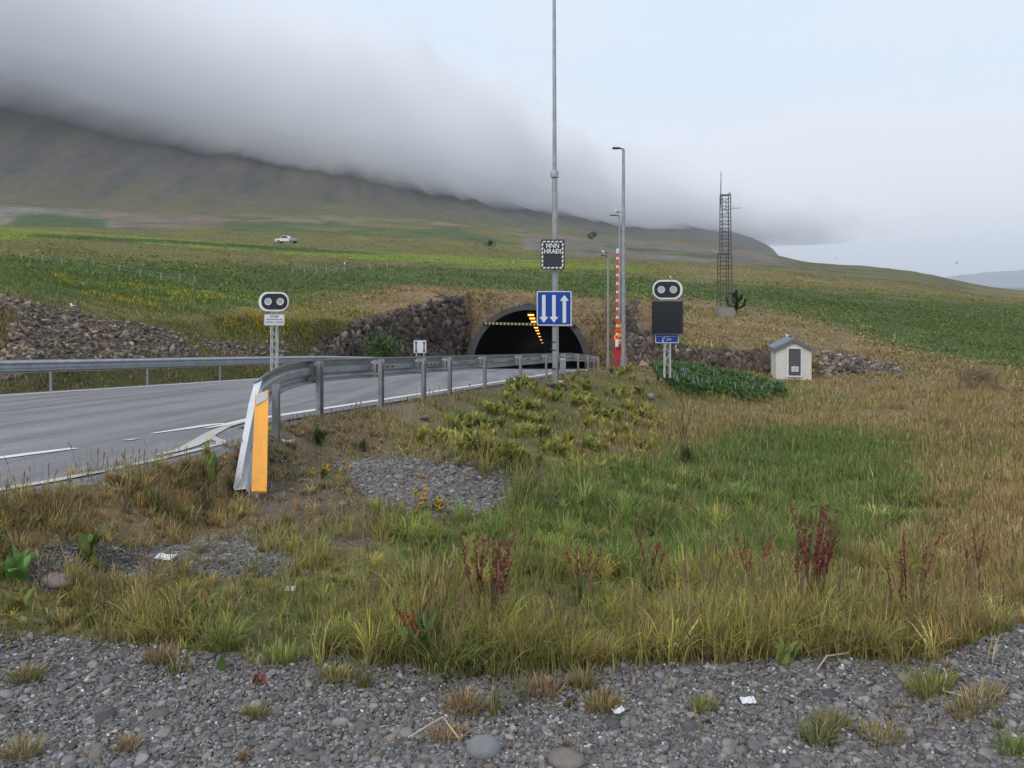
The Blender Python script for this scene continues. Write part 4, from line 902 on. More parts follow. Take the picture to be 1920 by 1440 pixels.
m_lens = mat("lens_pale", (.40, .39, .34), .2, var=.15, scale=20); m_lens2 = mat("lens_cool", (.42, .44, .46), .2, var=.15, scale=20)
def signal(cx, cy, wpx, hpx, Y, ybot, label):
    k_ = Y / F; b_ = W(cx, ybot, Y); t = thing("tunnel_signal", b_, label, 'signal light', 'twin signal lights at the tunnel entrance')
    lattice(cx, cy, ybot, Y, .085, "lattice_post", t)
    hd = pane(cx, cy, wpx, hpx, Y - .12, hpx * .46, .10, m_white, "signal_rim", t)
    pane(cx, cy, wpx - 6, hpx - 6, Y - .221, (hpx - 6) * .46, .006, m_blackp, "black_face", t)
    for s_, m_ in ((-1, m_lens2), (1, m_lens)):
        c = W(cx + s_ * 11.3, cy, Y - .228); r_ = 6.6 * k_
        ln = MB().tube([c, c + np.array([0, -.02, 0])], r_ * .8, 20).build("lens", m_, t, smooth=True)
        rg = MB(); P = [(math.cos(a) , math.sin(a)) for a in np.linspace(0, 2 * math.pi, 25)[:-1]]
        V = []; Fc = []
        for i, (ca, sa) in enumerate(P):
            V += [c + np.array([ca * r_ * .8, -.0, sa * r_ * .8]), c + np.array([ca * r_, 0, sa * r_]), c + np.array([ca * r_, -.035, sa * r_]), c + np.array([ca * r_ * .8, -.035, sa * r_ * .8])]
            j = (i + 1) % 24
            for q_ in range(4): Fc.append((4 * i + q_, 4 * i + (q_ + 1) % 4, 4 * j + (q_ + 1) % 4, 4 * j + q_))
        rg.add(V, Fc).build("lens_ring", m_signwhite, ln)
    return t
y_l = 24.0
signal(514.5, 565.5, 55, 36, y_l, 712, 'twin round signal light in a white-rimmed black oval above a small text plate')
wp = thing("stop_plate", W(514.5, 599.5, y_l - .12), 'small white plate with black lettering below the signal left of the road', 'sign plate')
pane(514.5, 599.5, 38, 21, y_l - .12, 2, .02, mat("plate_edge", (.42, .44, .46), .5), "plate_rim", wp)
pane(514.5, 599.5, 36, 19, y_l - .141, 1.5, .003, m_signwhite, "plate_face", wp)
m_ink = mat("black_lettering", (.03, .03, .035), .6)
kk = y_l / F
text_mesh("lettering", "STOPP", .1, W(514.5, 594, y_l - .147), m_ink, wp, 16 * kk)
text_mesh("lettering", "VIÐ BLIKKANDI LJÓS", .06, W(514.5, 599.2, y_l - .147), m_ink, wp, 30 * kk)
text_mesh("lettering", "GÖNG LOKUÐ", .085, W(514.5, 604.6, y_l - .147), m_ink, wp, 33 * kk)
y_r = 24.0
signal(1251, 543, 55, 36, y_r, 690, 'twin round signal light in a white-rimmed black oval above the large black message board')
mb = thing("message_board", W(1250.5, 595, y_r - .1), 'large dark square electronic message board under the signal right of the road', 'message board')
pane(1250.5, 595, 57, 61, y_r - .1, 1.5, .14, m_blackp, "housing", mb)
pane(1250.5, 595, 52, 56, y_r - .241, 1, .003, mat("message_glass", (.014, .016, .022), .22, var=.2, scale=12), "display", mb)
for yy in (571, 594, 617): MB().box(W(1278.8, yy, y_r - .2), (.03, .05, .07)).build("hinge", m_galv, mb)
up_ = thing("phone_plate", W(1250.5, 634.5, y_r - .1), 'small blue plate with white web address and telephone symbol under the message board', 'sign plate')
pane(1250.5, 634.5, 44, 17, y_r - .1, 2.2, .02, m_signwhite, "plate_rim", up_)
pane(1250.5, 634.5, 41.5, 14.5, y_r - .121, 1.6, .003, m_blue, "plate_face", up_)
text_mesh("lettering", "www.vegagerdin.is", .06, W(1250.5, 630.5, y_r - .126), m_signwhite, up_, 38 * kk)
text_mesh("lettering", "1777", .085, W(1253.5, 637, y_r - .126), m_signwhite, up_, 10 * kk)
pc = W(1244, 637, y_r - .126)
MB().tube([pc + np.array(p) * kk for p in ((2.2, 0, 3.2), (.2, 0, 3), (-1.4, 0, .8), (-2, 0, -1.6), (-1.2, 0, -3.4), (.4, 0, -3.6))], [.022, .016, .012, .012, .016, .022], 6).build("phone_symbol", m_signwhite, up_)
# small white board seen from behind
yb = 44.0; sbk = thing("board", W(787.5, 665, yb), 'back of a small white sign board on two posts between rock face and road', 'road sign')
pane(787.5, 650, 23.5, 23.5, yb, 1, .03, m_white, "sign_back", sbk)
for dx in (-6.8, 7.2): MB().tube([W(787.5 + dx, 692, yb), W(787.5 + dx, 640, yb)], .035, 6).build("post", m_latt, sbk)
for dx in (-7.5, 7.5):
    s_ = MB()
    for dy in (-8, 8): s_.box(W(787.5 + dx, 650 + dy, yb - .06), (.11, .05, .08))
    s_.box(W(787.5 + dx, 650, yb - .05), (.05, .04, .55)).build("clamp", m_dark, sbk)

# ------------------------------------------------------------------ street lamps, barrier, warning signs
def street_lamp(px, ytop, Y, label, rad, arm, seed):
    g_ = on_ground(px, Y); g_[2] -= .05; top = W(px, ytop, Y); top[0] = g_[0]
    t = thing("street_lamp", g_, label, 'street lamp', 'street lamps right of the tunnel mouth')
    MB().tube([g_, (g_ + top) / 2, top], [rad, rad * .82, rad * .62], 10).build("pole", m_post, t, smooth=True)
    MB().tube([g_, g_ + np.array([0, 0, .7])], rad * 1.35, 10).build("base_sleeve", m_post, t, smooth=True)
    MB().tube([top + np.array([0, 0, -.12]), top + np.array([-.02, 0, .02]), top + np.array([-arm * .5, 0, .05])], .035, 8).build("arm", m_dark, t, smooth=True)
    MB().box(top + np.array([-arm * .68, 0, .05]), (arm * .66, .22, .07)).build("lamp_head", m_dark, t, bevel=.02)
    return t, top
street_lamp(1169, 280, 34, 'tallest street lamp, standing in front of the red barrier cabinet', .10, .48, 1)
_, top2 = street_lamp(1161.5, 405, 51, 'middle-height street lamp with a gull on its arm behind the tallest lamp', .09, .62, 2)
_, top3 = street_lamp(1140, 481, 46, 'shortest pale street lamp just right of the tunnel mouth', .075, .42, 3)
m_red = mat("barrier_red", (.46, .03, .045), .45, var=.1, scale=3); m_redl = mat("boom_red", (.62, .06, .05), .45)
Yb = 35.0; gb = on_ground(1160, Yb); bz = W(1160, 682, Yb)[2]; gb[2] = min(gb[2], bz)
ba = thing("road_barrier", gb, 'red road barrier cabinet with red and white boom raised upright', 'barrier')
c0 = W(1160.5, 661, Yb); MB().box((c0[0], c0[1], (c0[2] + gb[2]) / 2 + .2), (.36, .36, 1.05 + (c0[2] - gb[2]) * .2)).build("cabinet", m_red, ba, bevel=.015)
boom = MB().tube([W(1157, 652, Yb - .26), W(1158, 466, Yb - .26)], .05, 8).build("boom", m_redl, ba, smooth=True)
s_ = MB(); zs = np.linspace(466, 640, 12)
for i, yy in enumerate(zs): s_.tube([W(1158 - (yy - 466) / 186, yy, Yb - .26), W(1158 - (yy - 466) / 186, yy + (9 if i == 0 else 4.6), Yb - .26)], .057, 8)
s_.build("white_band", m_white, boom, smooth=True)
MB().tube([W(1157, 644, Yb - .22), W(1160, 645, Yb)], .05, 8).tube([W(1157, 636, Yb - .3), W(1156.6, 650, Yb - .3)], .075, 8).build("pivot", m_white, ba)
m_sy = mat("sign_yellow", (.72, .36, .03), .45); m_sr = mat("sign_red", (.55, .035, .035), .45)
Yw = 37.5; gw_ = on_ground(1162, Yw)
ws = thing("warning_sign_post", gw_, 'post with red-edged yellow triangle over a round red-edged yellow no-overtaking sign behind the boom', 'road signs')
MB().tube([gw_ - np.array([0, 0, .2]), W(1162, 600, Yw)], .035, 8).build("sign_post", m_post, ws)
kw = Yw / F
def tri(r, cy, y_off, th): return MB().prism([(r * math.cos(R(a)) * kw, r * math.sin(R(a)) * kw) for a in (90, 210, 330)], W(1162, cy, Yw - y_off), (1, 0, 0), (0, 0, 1), (0, -1, 0), th)
tr_ = tri(15, 615, .05, .02).build("triangle_rim", m_sr, ws); tri(9.6, 615, .071, .003).build("triangle_face", m_sy, tr_)
MB().prism([(a * kw, b_ * kw) for a, b_ in ((-4, -3), (-1, -3), (4, 1), (1.5, 2), (-1, 0))], W(1162, 615, Yw - .076), (1, 0, 0), (0, 0, 1), (0, -1, 0), .003).build("triangle_symbol", m_ink, tr_)
def disc(r, cx, cy, yo, th): return MB().prism([(r * math.cos(a) * kw, r * math.sin(a) * kw) for a in np.linspace(0, 2 * math.pi, 33)[:-1]], W(cx, cy, Yw - yo), (1, 0, 0), (0, 0, 1), (0, -1, 0), th)
dr_ = disc(11, 1160, 633, .05, .02).build("round_rim", m_sr, ws); disc(8.8, 1160, 633, .071, .003).build("round_face", m_sy, dr_)
s_ = MB()
for dx, m_ in ((-3.2, m_sr), (3, m_ink)):
    MB().box(W(1160 + dx, 634.5, Yw - .077), (4.6 * kw, .004, 2.2 * kw)).box(W(1160 + dx, 632.6, Yw - .077), (2.8 * kw, .004, 2.0 * kw)).build("car_symbol", m_, dr_)

# ------------------------------------------------------------------ lattice mast
Ym = 70.0; gm = on_ground(1358, Ym); km = Ym / F
ma = thing("lattice_mast", gm, 'slim two-stage steel lattice mast on a concrete block with whip antenna', 'mast')
m_mast = mat("mast_steel", (.085, .09, .08), .6, .2, scale=3)
b0 = W(1359, 588, Ym); zt = b0[2] + .55
MB().box((b0[0], Ym, (zt + gm[2]) / 2 - .2), (1.36, 1.36, zt - gm[2] + .4)).build("concrete_block", mat("mast_concrete", (.24, .225, .21), .85, var=.2, scale=2), ma, bevel=.03)
def mast(cx, ytop, z0, half, top_half, name):
    s_ = MB(); a = W(cx, ytop, Ym); x0 = W(cx, ytop, Ym)[0]; z1 = a[2]; n_ = int((z1 - z0) / .33)
    legs = [(-1, -1), (1, -1), (1, 1), (-1, 1)]
    hw = lambda t: half + (top_half - half) * t
    for sx, sy in legs: s_.tube([(x0 + sx * half, Ym + sy * half, z0), (x0 + sx * top_half, Ym + sy * top_half, z1)], .042, 6)
    for i in range(n_ + 1):
        t = i / n_; z = z0 + (z1 - z0) * t; h_ = hw(t)
        for j in range(4):
            (ax, ay), (bx, by) = legs[j], legs[(j + 1) % 4]
            s_.tube([(x0 + ax * h_, Ym + ay * h_, z), (x0 + bx * h_, Ym + by * h_, z)], .017, 4)
            if i < n_ and i % 2 == 0:
                t2 = (i + 1) / n_; h2 = hw(t2); z2 = z0 + (z1 - z0) * t2
                s_.tube([(x0 + ax * h_, Ym + ay * h_, z), (x0 + bx * h2, Ym + by * h2, z2)], .015, 4)
    for j in range(4):
        (ax, ay), (bx, by) = legs[j], legs[(j + 1) % 4]; h_ = hw(1)
        s_.tube([(x0 + ax * h_, Ym + ay * h_, z1), (x0 + bx * h_, Ym + by * h_, z1)], .045, 6)
    return s_.build(name, m_mast, ma), z1
_, zj = mast(1358.5, 476, zt, .54, .50, "lower_lattice")
mast(1360, 366, zj, .40, .38, "upper_lattice")
MB().tube([W(1351.5, 385, Ym), W(1351.5, 355, Ym), W(1352, 322, Ym)], [.05, .045, .025], 6).build("whip_antenna", m_mast, ma)
s_ = MB().tube([W(1368, 391, Ym - .3), W(1391, 389.5, Ym - .3)], .03, 6)
for xx, h_ in ((1375, 7), (1379, 3), (1383, 2.5), (1387, 2.2)): s_.tube([W(xx, 390 - h_, Ym - .3), W(xx, 390 + h_, Ym - .3)], .018, 4)
s_.build("directional_antenna", m_latt, ma)
MB().tube([W(1361, 376, Ym), W(1361, 395, Ym), W(1366, 400, Ym), W(1366, 470, Ym), W(1362, 480, Ym), W(1362, 580, Ym)], .03, 5).build("cable", m_dark, ma)

# ------------------------------------------------------------------ white hut
Yh = 44.6; kh = Yh / F
gl_, gr_ = W(1456, 708, Yh), W(1521, 712, Yh); zb = gz(16.2, Yh) - .25; xl, xr = W(1457, 700, Yh)[0], W(1520.5, 700, Yh)[0]; xm = (xl + xr) / 2 - .02
ze = W(0, 656.5, Yh)[2]; zp = W(0, 640, Yh)[2]; dp = 2.1
hu = thing("utility_hut", (xm, Yh, zb), 'small cream rendered hut with grey gable roof and dark door at the rock cutting', 'hut', rz=R(-11))
m_cream = mat("cream_render", (.62, .60, .54), .85, var=.08, scale=2.5, bump=.15, dirt=(.36, .32, .26, .45)); m_roof = mat("roof_slate_grey", (.17, .19, .22), .55, .2, scale=3)
m_doorg = mat("door_grey", (.085, .08, .092), .6, var=.3, scale=6)
hw = (xr - xl) / 2
Mh = parent_world(hu)
def hl(p): return Mh @ Vector((p[0], p[1], p[2] - zb))
def hbox(s_, c, d): return s_.box(hl(c), d, Mh.to_3x3())
s_ = MB(); prof = [(-hw, zb), (hw, zb), (hw, ze), (0, zp), (-hw, ze)]
V = [hl((a, y, z)) for y in (0, dp) for a, z in prof]
s_.add(V, [(0, 1, 2, 3, 4), (9, 8, 7, 6, 5)] + [(i, 5 + i, 5 + (i + 1) % 5, (i + 1) % 5) for i in range(5)]).build("wall", m_cream, hu)
sl = (zp - ze) / hw; ov = .16; s_ = MB()
for sg in (-1, 1):
    xe = sg * (hw + ov); z0 = ze - ov * sl
    V = [hl(p) for p in ((0, -.16, zp + .03), (xe, -.16, z0 + .03), (xe, dp + .16, z0 + .03), (0, dp + .16, zp + .03), (0, -.16, zp + .17), (xe, -.16, z0 + .17), (xe, dp + .16, z0 + .17), (0, dp + .16, zp + .17))]
    s_.add(V, [(0, 1, 2, 3), (4, 7, 6, 5), (0, 4, 5, 1), (1, 5, 6, 2), (2, 6, 7, 3), (3, 7, 4, 0)])
rf = s_.build("roof", m_roof, hu)
s_ = MB()
for sg in (-1, 1):
    xe = sg * (hw + ov); z0 = ze - ov * sl
    V = [hl(p) for p in ((0, -.19, zp + .0), (xe, -.19, z0 + .0), (xe, -.165, z0 + .0), (0, -.165, zp + .0), (0, -.19, zp + .19), (xe, -.19, z0 + .19), (xe, -.165, z0 + .19), (0, -.165, zp + .19))]
    s_.add(V, [(0, 1, 2, 3), (4, 7, 6, 5), (0, 4, 5, 1), (1, 5, 6, 2), (2, 6, 7, 3), (3, 7, 4, 0)])
s_.build("barge_board", mat("barge_grey", (.13, .155, .175), .6), rf)
dcx = (1489 - 1488.5) * kh + .03; dz0, dz1 = W(0, 704, Yh)[2], W(0, 654, Yh)[2]; dw = 22 * kh
s_ = MB(); hbox(s_, (dcx, -.01, (dz0 + dz1) / 2), (dw, .04, dz1 - dz0)); do = s_.build("door", m_doorg, hu)
s_ = MB()
for sx in (-1, 1): hbox(s_, (dcx + sx * (dw / 2 + .035), -.03, (dz0 + dz1) / 2), (.07, .08, dz1 - dz0 + .02))
hbox(s_, (dcx, -.03, dz1 + .045), (dw + .14, .08, .07)); hbox(s_, (dcx, -.04, dz0 - .045), (dw + .14, .10, .07)); s_.build("door_frame", m_white, do)
s_ = MB(); vz = W(0, 692, Yh)[2]; hbox(s_, (dcx + .02, -.045, vz), (.38, .03, .30)); vt = s_.build("vent", m_white, do)
s_ = MB()
for i in range(6): hbox(s_, (dcx + .02, -.066, vz - .1 + i * .04), (.28, .02, .018))
s_.build("louvre", m_latt, vt)
s_ = MB(); hbox(s_, (dcx + .0, -.05, vz + .27), (.04, .05, .09)); s_.build("handle", m_galv, do)

# ------------------------------------------------------------------ shrubs, trees and single plants
m_leaf = attr_mat("leaf", .6, .2, 14, 0, .3, .3); m_bark = mat("bark", (.10, .075, .055), .9, var=.3, scale=12)
def crown(t, c, rad, n_, L_, wd, col, name="crown", lumps=9):
    cs = [np.array(c) + rng.normal(0, .42, 3) * rad for _ in range(lumps)]; B = Blades(); c = np.array(c)
    P = np.concatenate([q_ + rng.normal(0, .27, (n_ // lumps, 3)) * rad for q_ in cs]); k = len(P)
    cc = np.array(col) * np.exp(rng.normal(0, .28, (k, 1)))
    B.add(P, L_ * rng.uniform(.6, 1.3, k), wd * rng.uniform(.7, 1.2, k), rng.uniform(0, 6.28, k), rng.uniform(.1, .95, k), cc, cc * 1.15, LEAF, .5)
    return B.build(name, m_leaf, t)
def limbs(base, top_c, rad, n_, r0, depth=2):
    s_ = MB()
    def br(p, d, L_, r, k):
        pts = [p]; 
        for i in range(3):
            d = d + Vector(rng.normal(0, .16, 3)); d.normalize(); p = p + d * L_ / 3; pts.append(p)
        s_.tube(pts, [r, r * .85, r * .7, r * .5], 5, False)
        if k > 0:
            for j in range(3): br(pts[1 + j % 3], (d + Vector(rng.normal(0, .55, 3)) + Vector((0, 0, .25))).normalized(), L_ * .62, r * .5, k - 1)
    for i in range(n_):
        a = rng.uniform(0, 6.28); br(Vector([float(x) for x in base]), Vector((math.cos(a) * rad, math.sin(a) * rad, 1)).normalized(), top_c, r0, depth)
    return s_
p = on_ground(713, 42.0); p[2] = W(0, 690, 42)[2]
bu = thing("bush", p, 'round bright green leafy bush at the foot of the dark rock face', 'bush')
limbs(p, 1.2, .5, 5, .03).build("trunk", m_bark, bu)
crown(bu, p + np.array([0, 0, 1.0]), np.array([.78, .7, .72]), 3600, .16, .075, (.085, .155, .045), lumps=16)
p = on_ground(1832, 37.0)
sb_ = thing("shrub", p, 'bare brown twiggy shrub in the dry grass right of the white hut', 'shrub')
s_ = MB()
for i in range(7):
    q_ = p + np.array([rng.normal(0, .55), rng.normal(0, .3), 0]); s_.add(*(lambda m_: (m_.v, m_.f))(limbs(q_, .75, .6, 3, .014, 3)))
s_.build("branches", mat("twig_brown", (.17, .12, .10), .9, var=.3), sb_)
crown(sb_, p + np.array([0, 0, .6]), np.array([1.0, .5, .35]), 500, .09, .035, (.17, .12, .07), "dry_leaves")
def conifer(px, Y, h_, label, col, spread=.28):
    p = on_ground(px, Y); t = thing("sapling_tree", p, label, 'small tree')
    s_ = MB().tube([p - np.array([0, 0, .2]), p + np.array([0, 0, h_ * .9])], [.05 * h_ / 2.5, .015], 6); B = Blades(); tips = []
    for i in range(13):
        a = rng.uniform(0, 6.28); z0 = h_ * rng.uniform(.04, .7); L_ = h_ * spread * rng.uniform(.7, 1.5) * (1.15 - z0 / h_)
        q0 = p + np.array([0, 0, z0]); q1 = q0 + np.array([math.cos(a) * L_, math.sin(a) * L_, L_ * .55]); q2 = q1 + np.array([math.cos(a) * L_ * .15, math.sin(a) * L_ * .15, L_ * .7])
        s_.tube([q0, q1, q2], [.02 * h_ / 2.5, .015 * h_ / 2.5, .008], 5)
        tips.append(np.concatenate([q0 + (q1 - q0) * np.linspace(.35, 1, 22)[:, None], q1 + (q2 - q1) * np.linspace(0, 1, 34)[:, None]]))
    tips.append(p + np.array([0, 0, h_]) * np.linspace(.45, 1, 60)[:, None])
    P = np.repeat(np.concatenate(tips), 3, 0); k = len(P); P = P + rng.normal(0, .02 * h_, (k, 3)); cc = np.array(col) * np.exp(rng.normal(0, .3, (k, 1)))
    s_.build("trunk", m_bark, t)
    B.add(P, .085 * h_ * rng.uniform(.6, 1.3, k), .03 * h_, rng.uniform(0, 6.28, k), rng.uniform(.2, .95, k), cc, None, LEAF, .1); B.build("crown", m_leaf, t)
conifer(1381, 73.0, 2.2, 'young dark green tree with upswept branches beside the mast foot', (.035, .07, .035))
conifer(1112, 312.0, 4.2, 'lone small tree standing on the quarry edge left of the lamps', (.11, .12, .085), .42)
conifer(918, 205.0, 2.4, 'scraggy bush-like tree below the green bank left of the tall pole', (.075, .09, .06), .35)

m_plant = attr_mat("herb", .65, .15, 20, 0, .25, .3)
def dock(px, py, n_sp, hpx, label, leafcol, spikecol, n_leaf=10, leaf=.22, spread=.5, name="dock_plant", cat="plant", group='red-flowered docks among the long grass', lw=.05):
    p = hit(px, py); h0 = hpx / F * p[1]
    t = thing(name, p, label, cat, group if n_sp else None)
    B = Blades(); rosette(B, p, n_leaf, leaf, lw, leafcol, .62); B.build("leaves", m_plant, t)
    for i in range(n_sp):
        a = rng.uniform(0, 6.28); h_ = h0 * rng.uniform(.72, 1.05); r_ = spread * h_ * rng.uniform(.1, 1)
        q_ = p + rng.normal(0, .03, 3) * [1, 1, 0]; d_ = np.array([math.cos(a) * r_, math.sin(a) * r_ * .6, h_])
        B = Blades(); m_ = 1
        stem = np.array([[.17, .12, .06]]) * rng.uniform(.8, 1.2)
        V = MB().tube([q_, q_ + d_ * np.array([.35, .35, .5]), q_ + d_], [.004, .0035, .0015], 5, False)
        k = int(48 * h_ / .5); tt = rng.uniform(.5, 1, k)
        P = q_ + d_ * np.stack([tt ** 1.4, tt ** 1.4, tt], 1) + rng.normal(0, .0045, (k, 3)); cc = np.array(spikecol) * np.exp(rng.normal(0, .3, (k, 1)))
        B.V.append(np.array(V.v)); B.C.append(np.tile(stem, (len(V.v), 1))); B.L.append(np.array([x for f in V.f for x in f])); B.T.append(np.array([len(f) for f in V.f])); B.n = len(V.v)
        B.add(P, .026 * rng.uniform(.6, 1.4, k) * (1.4 - tt), .011, rng.uniform(0, 6.28, k), rng.uniform(.1, .9, k), cc, None, LEAF, .1)
        B.build("flower_spike", m_plant, t)
    return t
RED = (.21, .06, .055); RUST = (.33, .12, .05)
dock(1520, 1165, 18, 215, 'tall dock with a dense cluster of dark red flower spikes', (.15, .16, .055), RED, 14, .2, .42)
dock(915, 1180, 12, 185, 'dock with slender dull red spikes in the middle of the long grass', (.12, .15, .05), (.22, .06, .05), 9, .18, .5)
dock(785, 1240, 5, 130, 'broad-leaved green dock with pale orange stalks at the gravel edge', (.10, .17, .05), RUST, 18, .22, .7, lw=.07)
dock(1400, 1120, 4, 120, 'thin sparse dock with faded red tops left of the big red cluster', (.13, .15, .05), (.30, .10, .08), 6, .15, .4)
dock(1095, 1130, 4, 110, 'few faded red spikes in the long grass between the two larger red docks', (.13, .16, .05), (.25, .08, .06), 6, .15, .4)
dock(1212, 1120, 4, 120, 'thin red-topped dock at the near edge of the bright green grass', (.13, .16, .05), (.24, .07, .06), 6, .15, .4)
dock(1690, 1180, 6, 180, 'brown-stalked dock in the yellow grass near the right edge', (.17, .16, .05), (.21, .09, .05), 6, .17, .35)
dock(1835, 1120, 3, 130, 'lone rusty dock in the dry grass at the right edge', (.20, .16, .06), (.24, .10, .05), 5, .15, .3)
dock(1285, 868, 4, 120, 'dark bushy thistle-like plant with tall dark stems at the edge of the green grass', (.075, .11, .045), (.12, .075, .045), 44, .34, .3, lw=.045, name="tall_herb", group=None)
dock(30, 1088, 0, 60, 'bright green leafy plant at the left edge above the boulder', (.11, .22, .05), RED, 12, .17, name="leafy_plant", lw=.05)
dock(165, 1052, 0, 60, 'green plantain with large drooping leaves beside the bare gravel patch', (.15, .21, .06), RED, 10, .22, name="leafy_plant", lw=.06)
dock(395, 912, 0, 60, 'upright bright green leaves in the verge grass left of the orange panel', (.14, .19, .05), RED, 10, .3, name="leafy_plant", lw=.06)
dock(1465, 1246, 0, 40, 'small green rosette on the gravel edge below the red dock cluster', (.17, .21, .05), RED, 9, .11, name="leafy_plant", lw=.03)
dock(408, 1262, 0, 30, 'single upright light green leaf in the gravel', (.17, .24, .07), RED, 2, .09, name="leafy_plant", lw=.03)
dock(485, 1283, 1, 40, 'flat red-leaved plant lying on the gravel', (.24, .06, .05), RED, 16, .05, name="red_plant", lw=.009, group=None)
dock(790, 835, 0, 30, 'yellow-green leafy clump above the gravel mound', (.30, .31, .07), RED, 16, .2, name="leafy_plant", lw=.06)
dock(600, 835, 0, 60, 'dark green leafy clump behind the guardrail end post', (.085, .12, .045), RED, 26, .2, name="leafy_plant", lw=.06)
dock(680, 845, 0, 30, 'small dark green clump of narrow leaves on the brown soil', (.085, .12, .045), RED, 16, .14, name="leafy_plant", lw=.03)
m_stem = mat('stem_green', (.12, .15, .05), .8)
def flowers(px, py, n_, wpx, label):
    p = hit(px, py); t = thing("yellow_flowers", p, label, 'flowers', 'yellow flower clumps')
    B = Blades(); rosette(B, p, 10, .15, .03, (.16, .18, .05), .5); B.build("leaves", m_plant, t)
    sp = wpx / F * p[1]
    for i in range(n_):
        q_ = p + np.array([rng.normal(0, .28) * sp, rng.normal(0, .2) * sp, 0]); q_[2] = gz(q_[0], q_[1]) + rng.uniform(.04, .13); r_ = q_ + np.array([rng.normal(0, .03), rng.normal(0, .03), 0]); r_[2] = gz(r_[0], r_[1])
        MB().tube([r_, (q_ + r_) / 2 + rng.normal(0, .006, 3), q_], .002, 4).build('stem', m_stem, t)
        k = 14; B = Blades(); B.add(np.repeat(q_[None], k, 0), .036 * rng.uniform(.5, 1.1, k), .016, rng.uniform(0, 6.28, k), rng.uniform(.5, .97, k), np.array([.62, .36, .015]) * np.exp(rng.normal(0, .2, (k, 1))), None, LEAF, .1)
        B.build("flower_head", m_plant, t)
flowers(605, 900, 10, 90, 'cluster of yellow flowers on the gravel just right of the orange panel')
flowers(820, 962, 13, 90, 'cluster of yellow flowers on the near side of the gravel mound')
flowers(391, 862, 4, 14, 'few yellow flowers at the edge of the road left of the orange panel')

# grass tufts in the lay-by gravel
TUF = [(415, 1215, 100, 55, (.19, .22, .055), 'large yellow-green tuft at the edge of the gravel, nearest the left'), (528, 1240, 80, 30, (.21, .25, .06), 'low bright green tuft on the gravel beside the larger yellow-green tuft'),
       (1745, 1300, 110, 40, (.21, .23, .06), 'bright green tuft at the right of the gravel with a dry straw on it'), (1830, 1325, 130, 28, (.28, .22, .09), 'wide brown-yellow tuft at the far right of the gravel'),
       (1535, 1392, 80, 34, (.15, .17, .05), 'dark green tuft in the gravel on the right, lowest of its group'), (1560, 1362, 90, 24, (.20, .19, .07), 'olive tuft just behind the dark green tuft on the right gravel'),
       (1320, 1332, 60, 22, (.19, .19, .06), 'small olive tuft left of the white litter'), (1095, 1292, 55, 40, (.22, .20, .08), 'upright thin tuft in the middle of the gravel'),
       (1130, 1330, 90, 30, (.25, .19, .08), 'brownish spreading tuft beside the white shell'), (1020, 1300, 90, 26, (.32, .20, .12), 'dry reddish straw tuft in the middle of the gravel'),
       (870, 1332, 100, 28, (.29, .20, .09), 'dry brown tuft left of the middle of the gravel'), (630, 1275, 80, 24, (.27, .23, .08), 'yellow-brown tuft under the edge of the long grass'),
       (50, 1275, 80, 26, (.19, .17, .06), 'olive tuft at the far left of the gravel'), (40, 1420, 80, 34, (.30, .24, .10), 'straw-coloured tuft in the bottom left corner of the gravel'),
       (240, 1405, 60, 20, (.30, .22, .11), 'tiny dry tuft near the bottom left of the gravel'), (480, 1345, 60, 22, (.22, .19, .08), 'thin olive tuft in the gravel below the red plant'),
       (840, 1385, 90, 20, (.36, .24, .13), 'flat dead straw tuft on the gravel in the lower middle'), (1650, 1385, 110, 22, (.27, .23, .10), 'flat yellowish grass patch near the lower right of the gravel'),
       (1900, 1412, 70, 30, (.16, .21, .06), 'bright tuft cut by the right edge at the bottom of the gravel'), (300, 1240, 70, 26, (.25, .17, .09), 'dry brown tuft at the upper edge of the gravel on the left')]
for (px, py, wp_, hp_, c_, lab) in TUF:
    p = hit(px, py); t = thing("grass_tuft", p, lab, 'grass tuft', 'grass tufts in the gravel'); sw = wp_ / F * p[1] / 2; h_ = hp_ / F * p[1] * 1.25
    k = int(130 * max(1, sw / .07)); a = rng.uniform(0, 6.28, k); r_ = sw * np.sqrt(rng.random(k)) * .75
    P = p + np.stack([np.cos(a) * r_, np.sin(a) * r_ * .7, 0 * r_], 1); P[:, 2] = ground(P[:, 0], P[:, 1])
    cc = np.array(c_) * np.exp(rng.normal(0, .28, (k, 1))); dead = rng.random(k) < .15; cc[dead] = STRAW
    B = Blades(); B.add(P, h_ * rng.uniform(.5, 1.15, k), .0055 * rng.uniform(.6, 1.2, k), a + rng.normal(0, .5, k), np.clip(.15 + r_ / sw * .75 + rng.normal(0, .15, k), 0, .95), cc, cc * 1.2, ((0, 1), (.5, .8), (1, 0)), .4)
    o = B.build("blades", m_plant, t)
# larger stones, litter
def boulder(px, py, wpx, hpx, c_, name, label, cat, angular=False):
    p = hit(px, py); k = p[1] / F; m_ = mat(name + "_stone", c_, .85, var=.25, scale=14, bump=.4)
    pr = stone_protos(1, angular)[0] * np.array([wpx * k / 2, wpx * k / 2 * .8, hpx * k / 2]) + p + np.array([0, 0, hpx * k * .3])
    o = mesh_np(name, pr - p, ICOF.ravel(), np.arange(len(ICOF)) * 3, np.full(len(ICOF), 3), m_, smooth=not angular); o.location = p
    return tag(o, label, cat)
boulder(110, 1096, 54, 26, (.22, .17, .15), "boulder", 'pale pinkish boulder half hidden in grass at the left', 'stone')
boulder(140, 1078, 34, 18, (.13, .12, .11), "boulder", 'small dark stone just behind the pinkish boulder', 'stone')
boulder(905, 1412, 52, 34, (.20, .20, .20), "boulder", 'largest smooth grey cobble at the lower middle of the gravel', 'stone')
boulder(1060, 1432, 80, 30, (.19, .16, .14), "boulder", 'wide brown-grey cobble at the bottom middle of the gravel', 'stone')
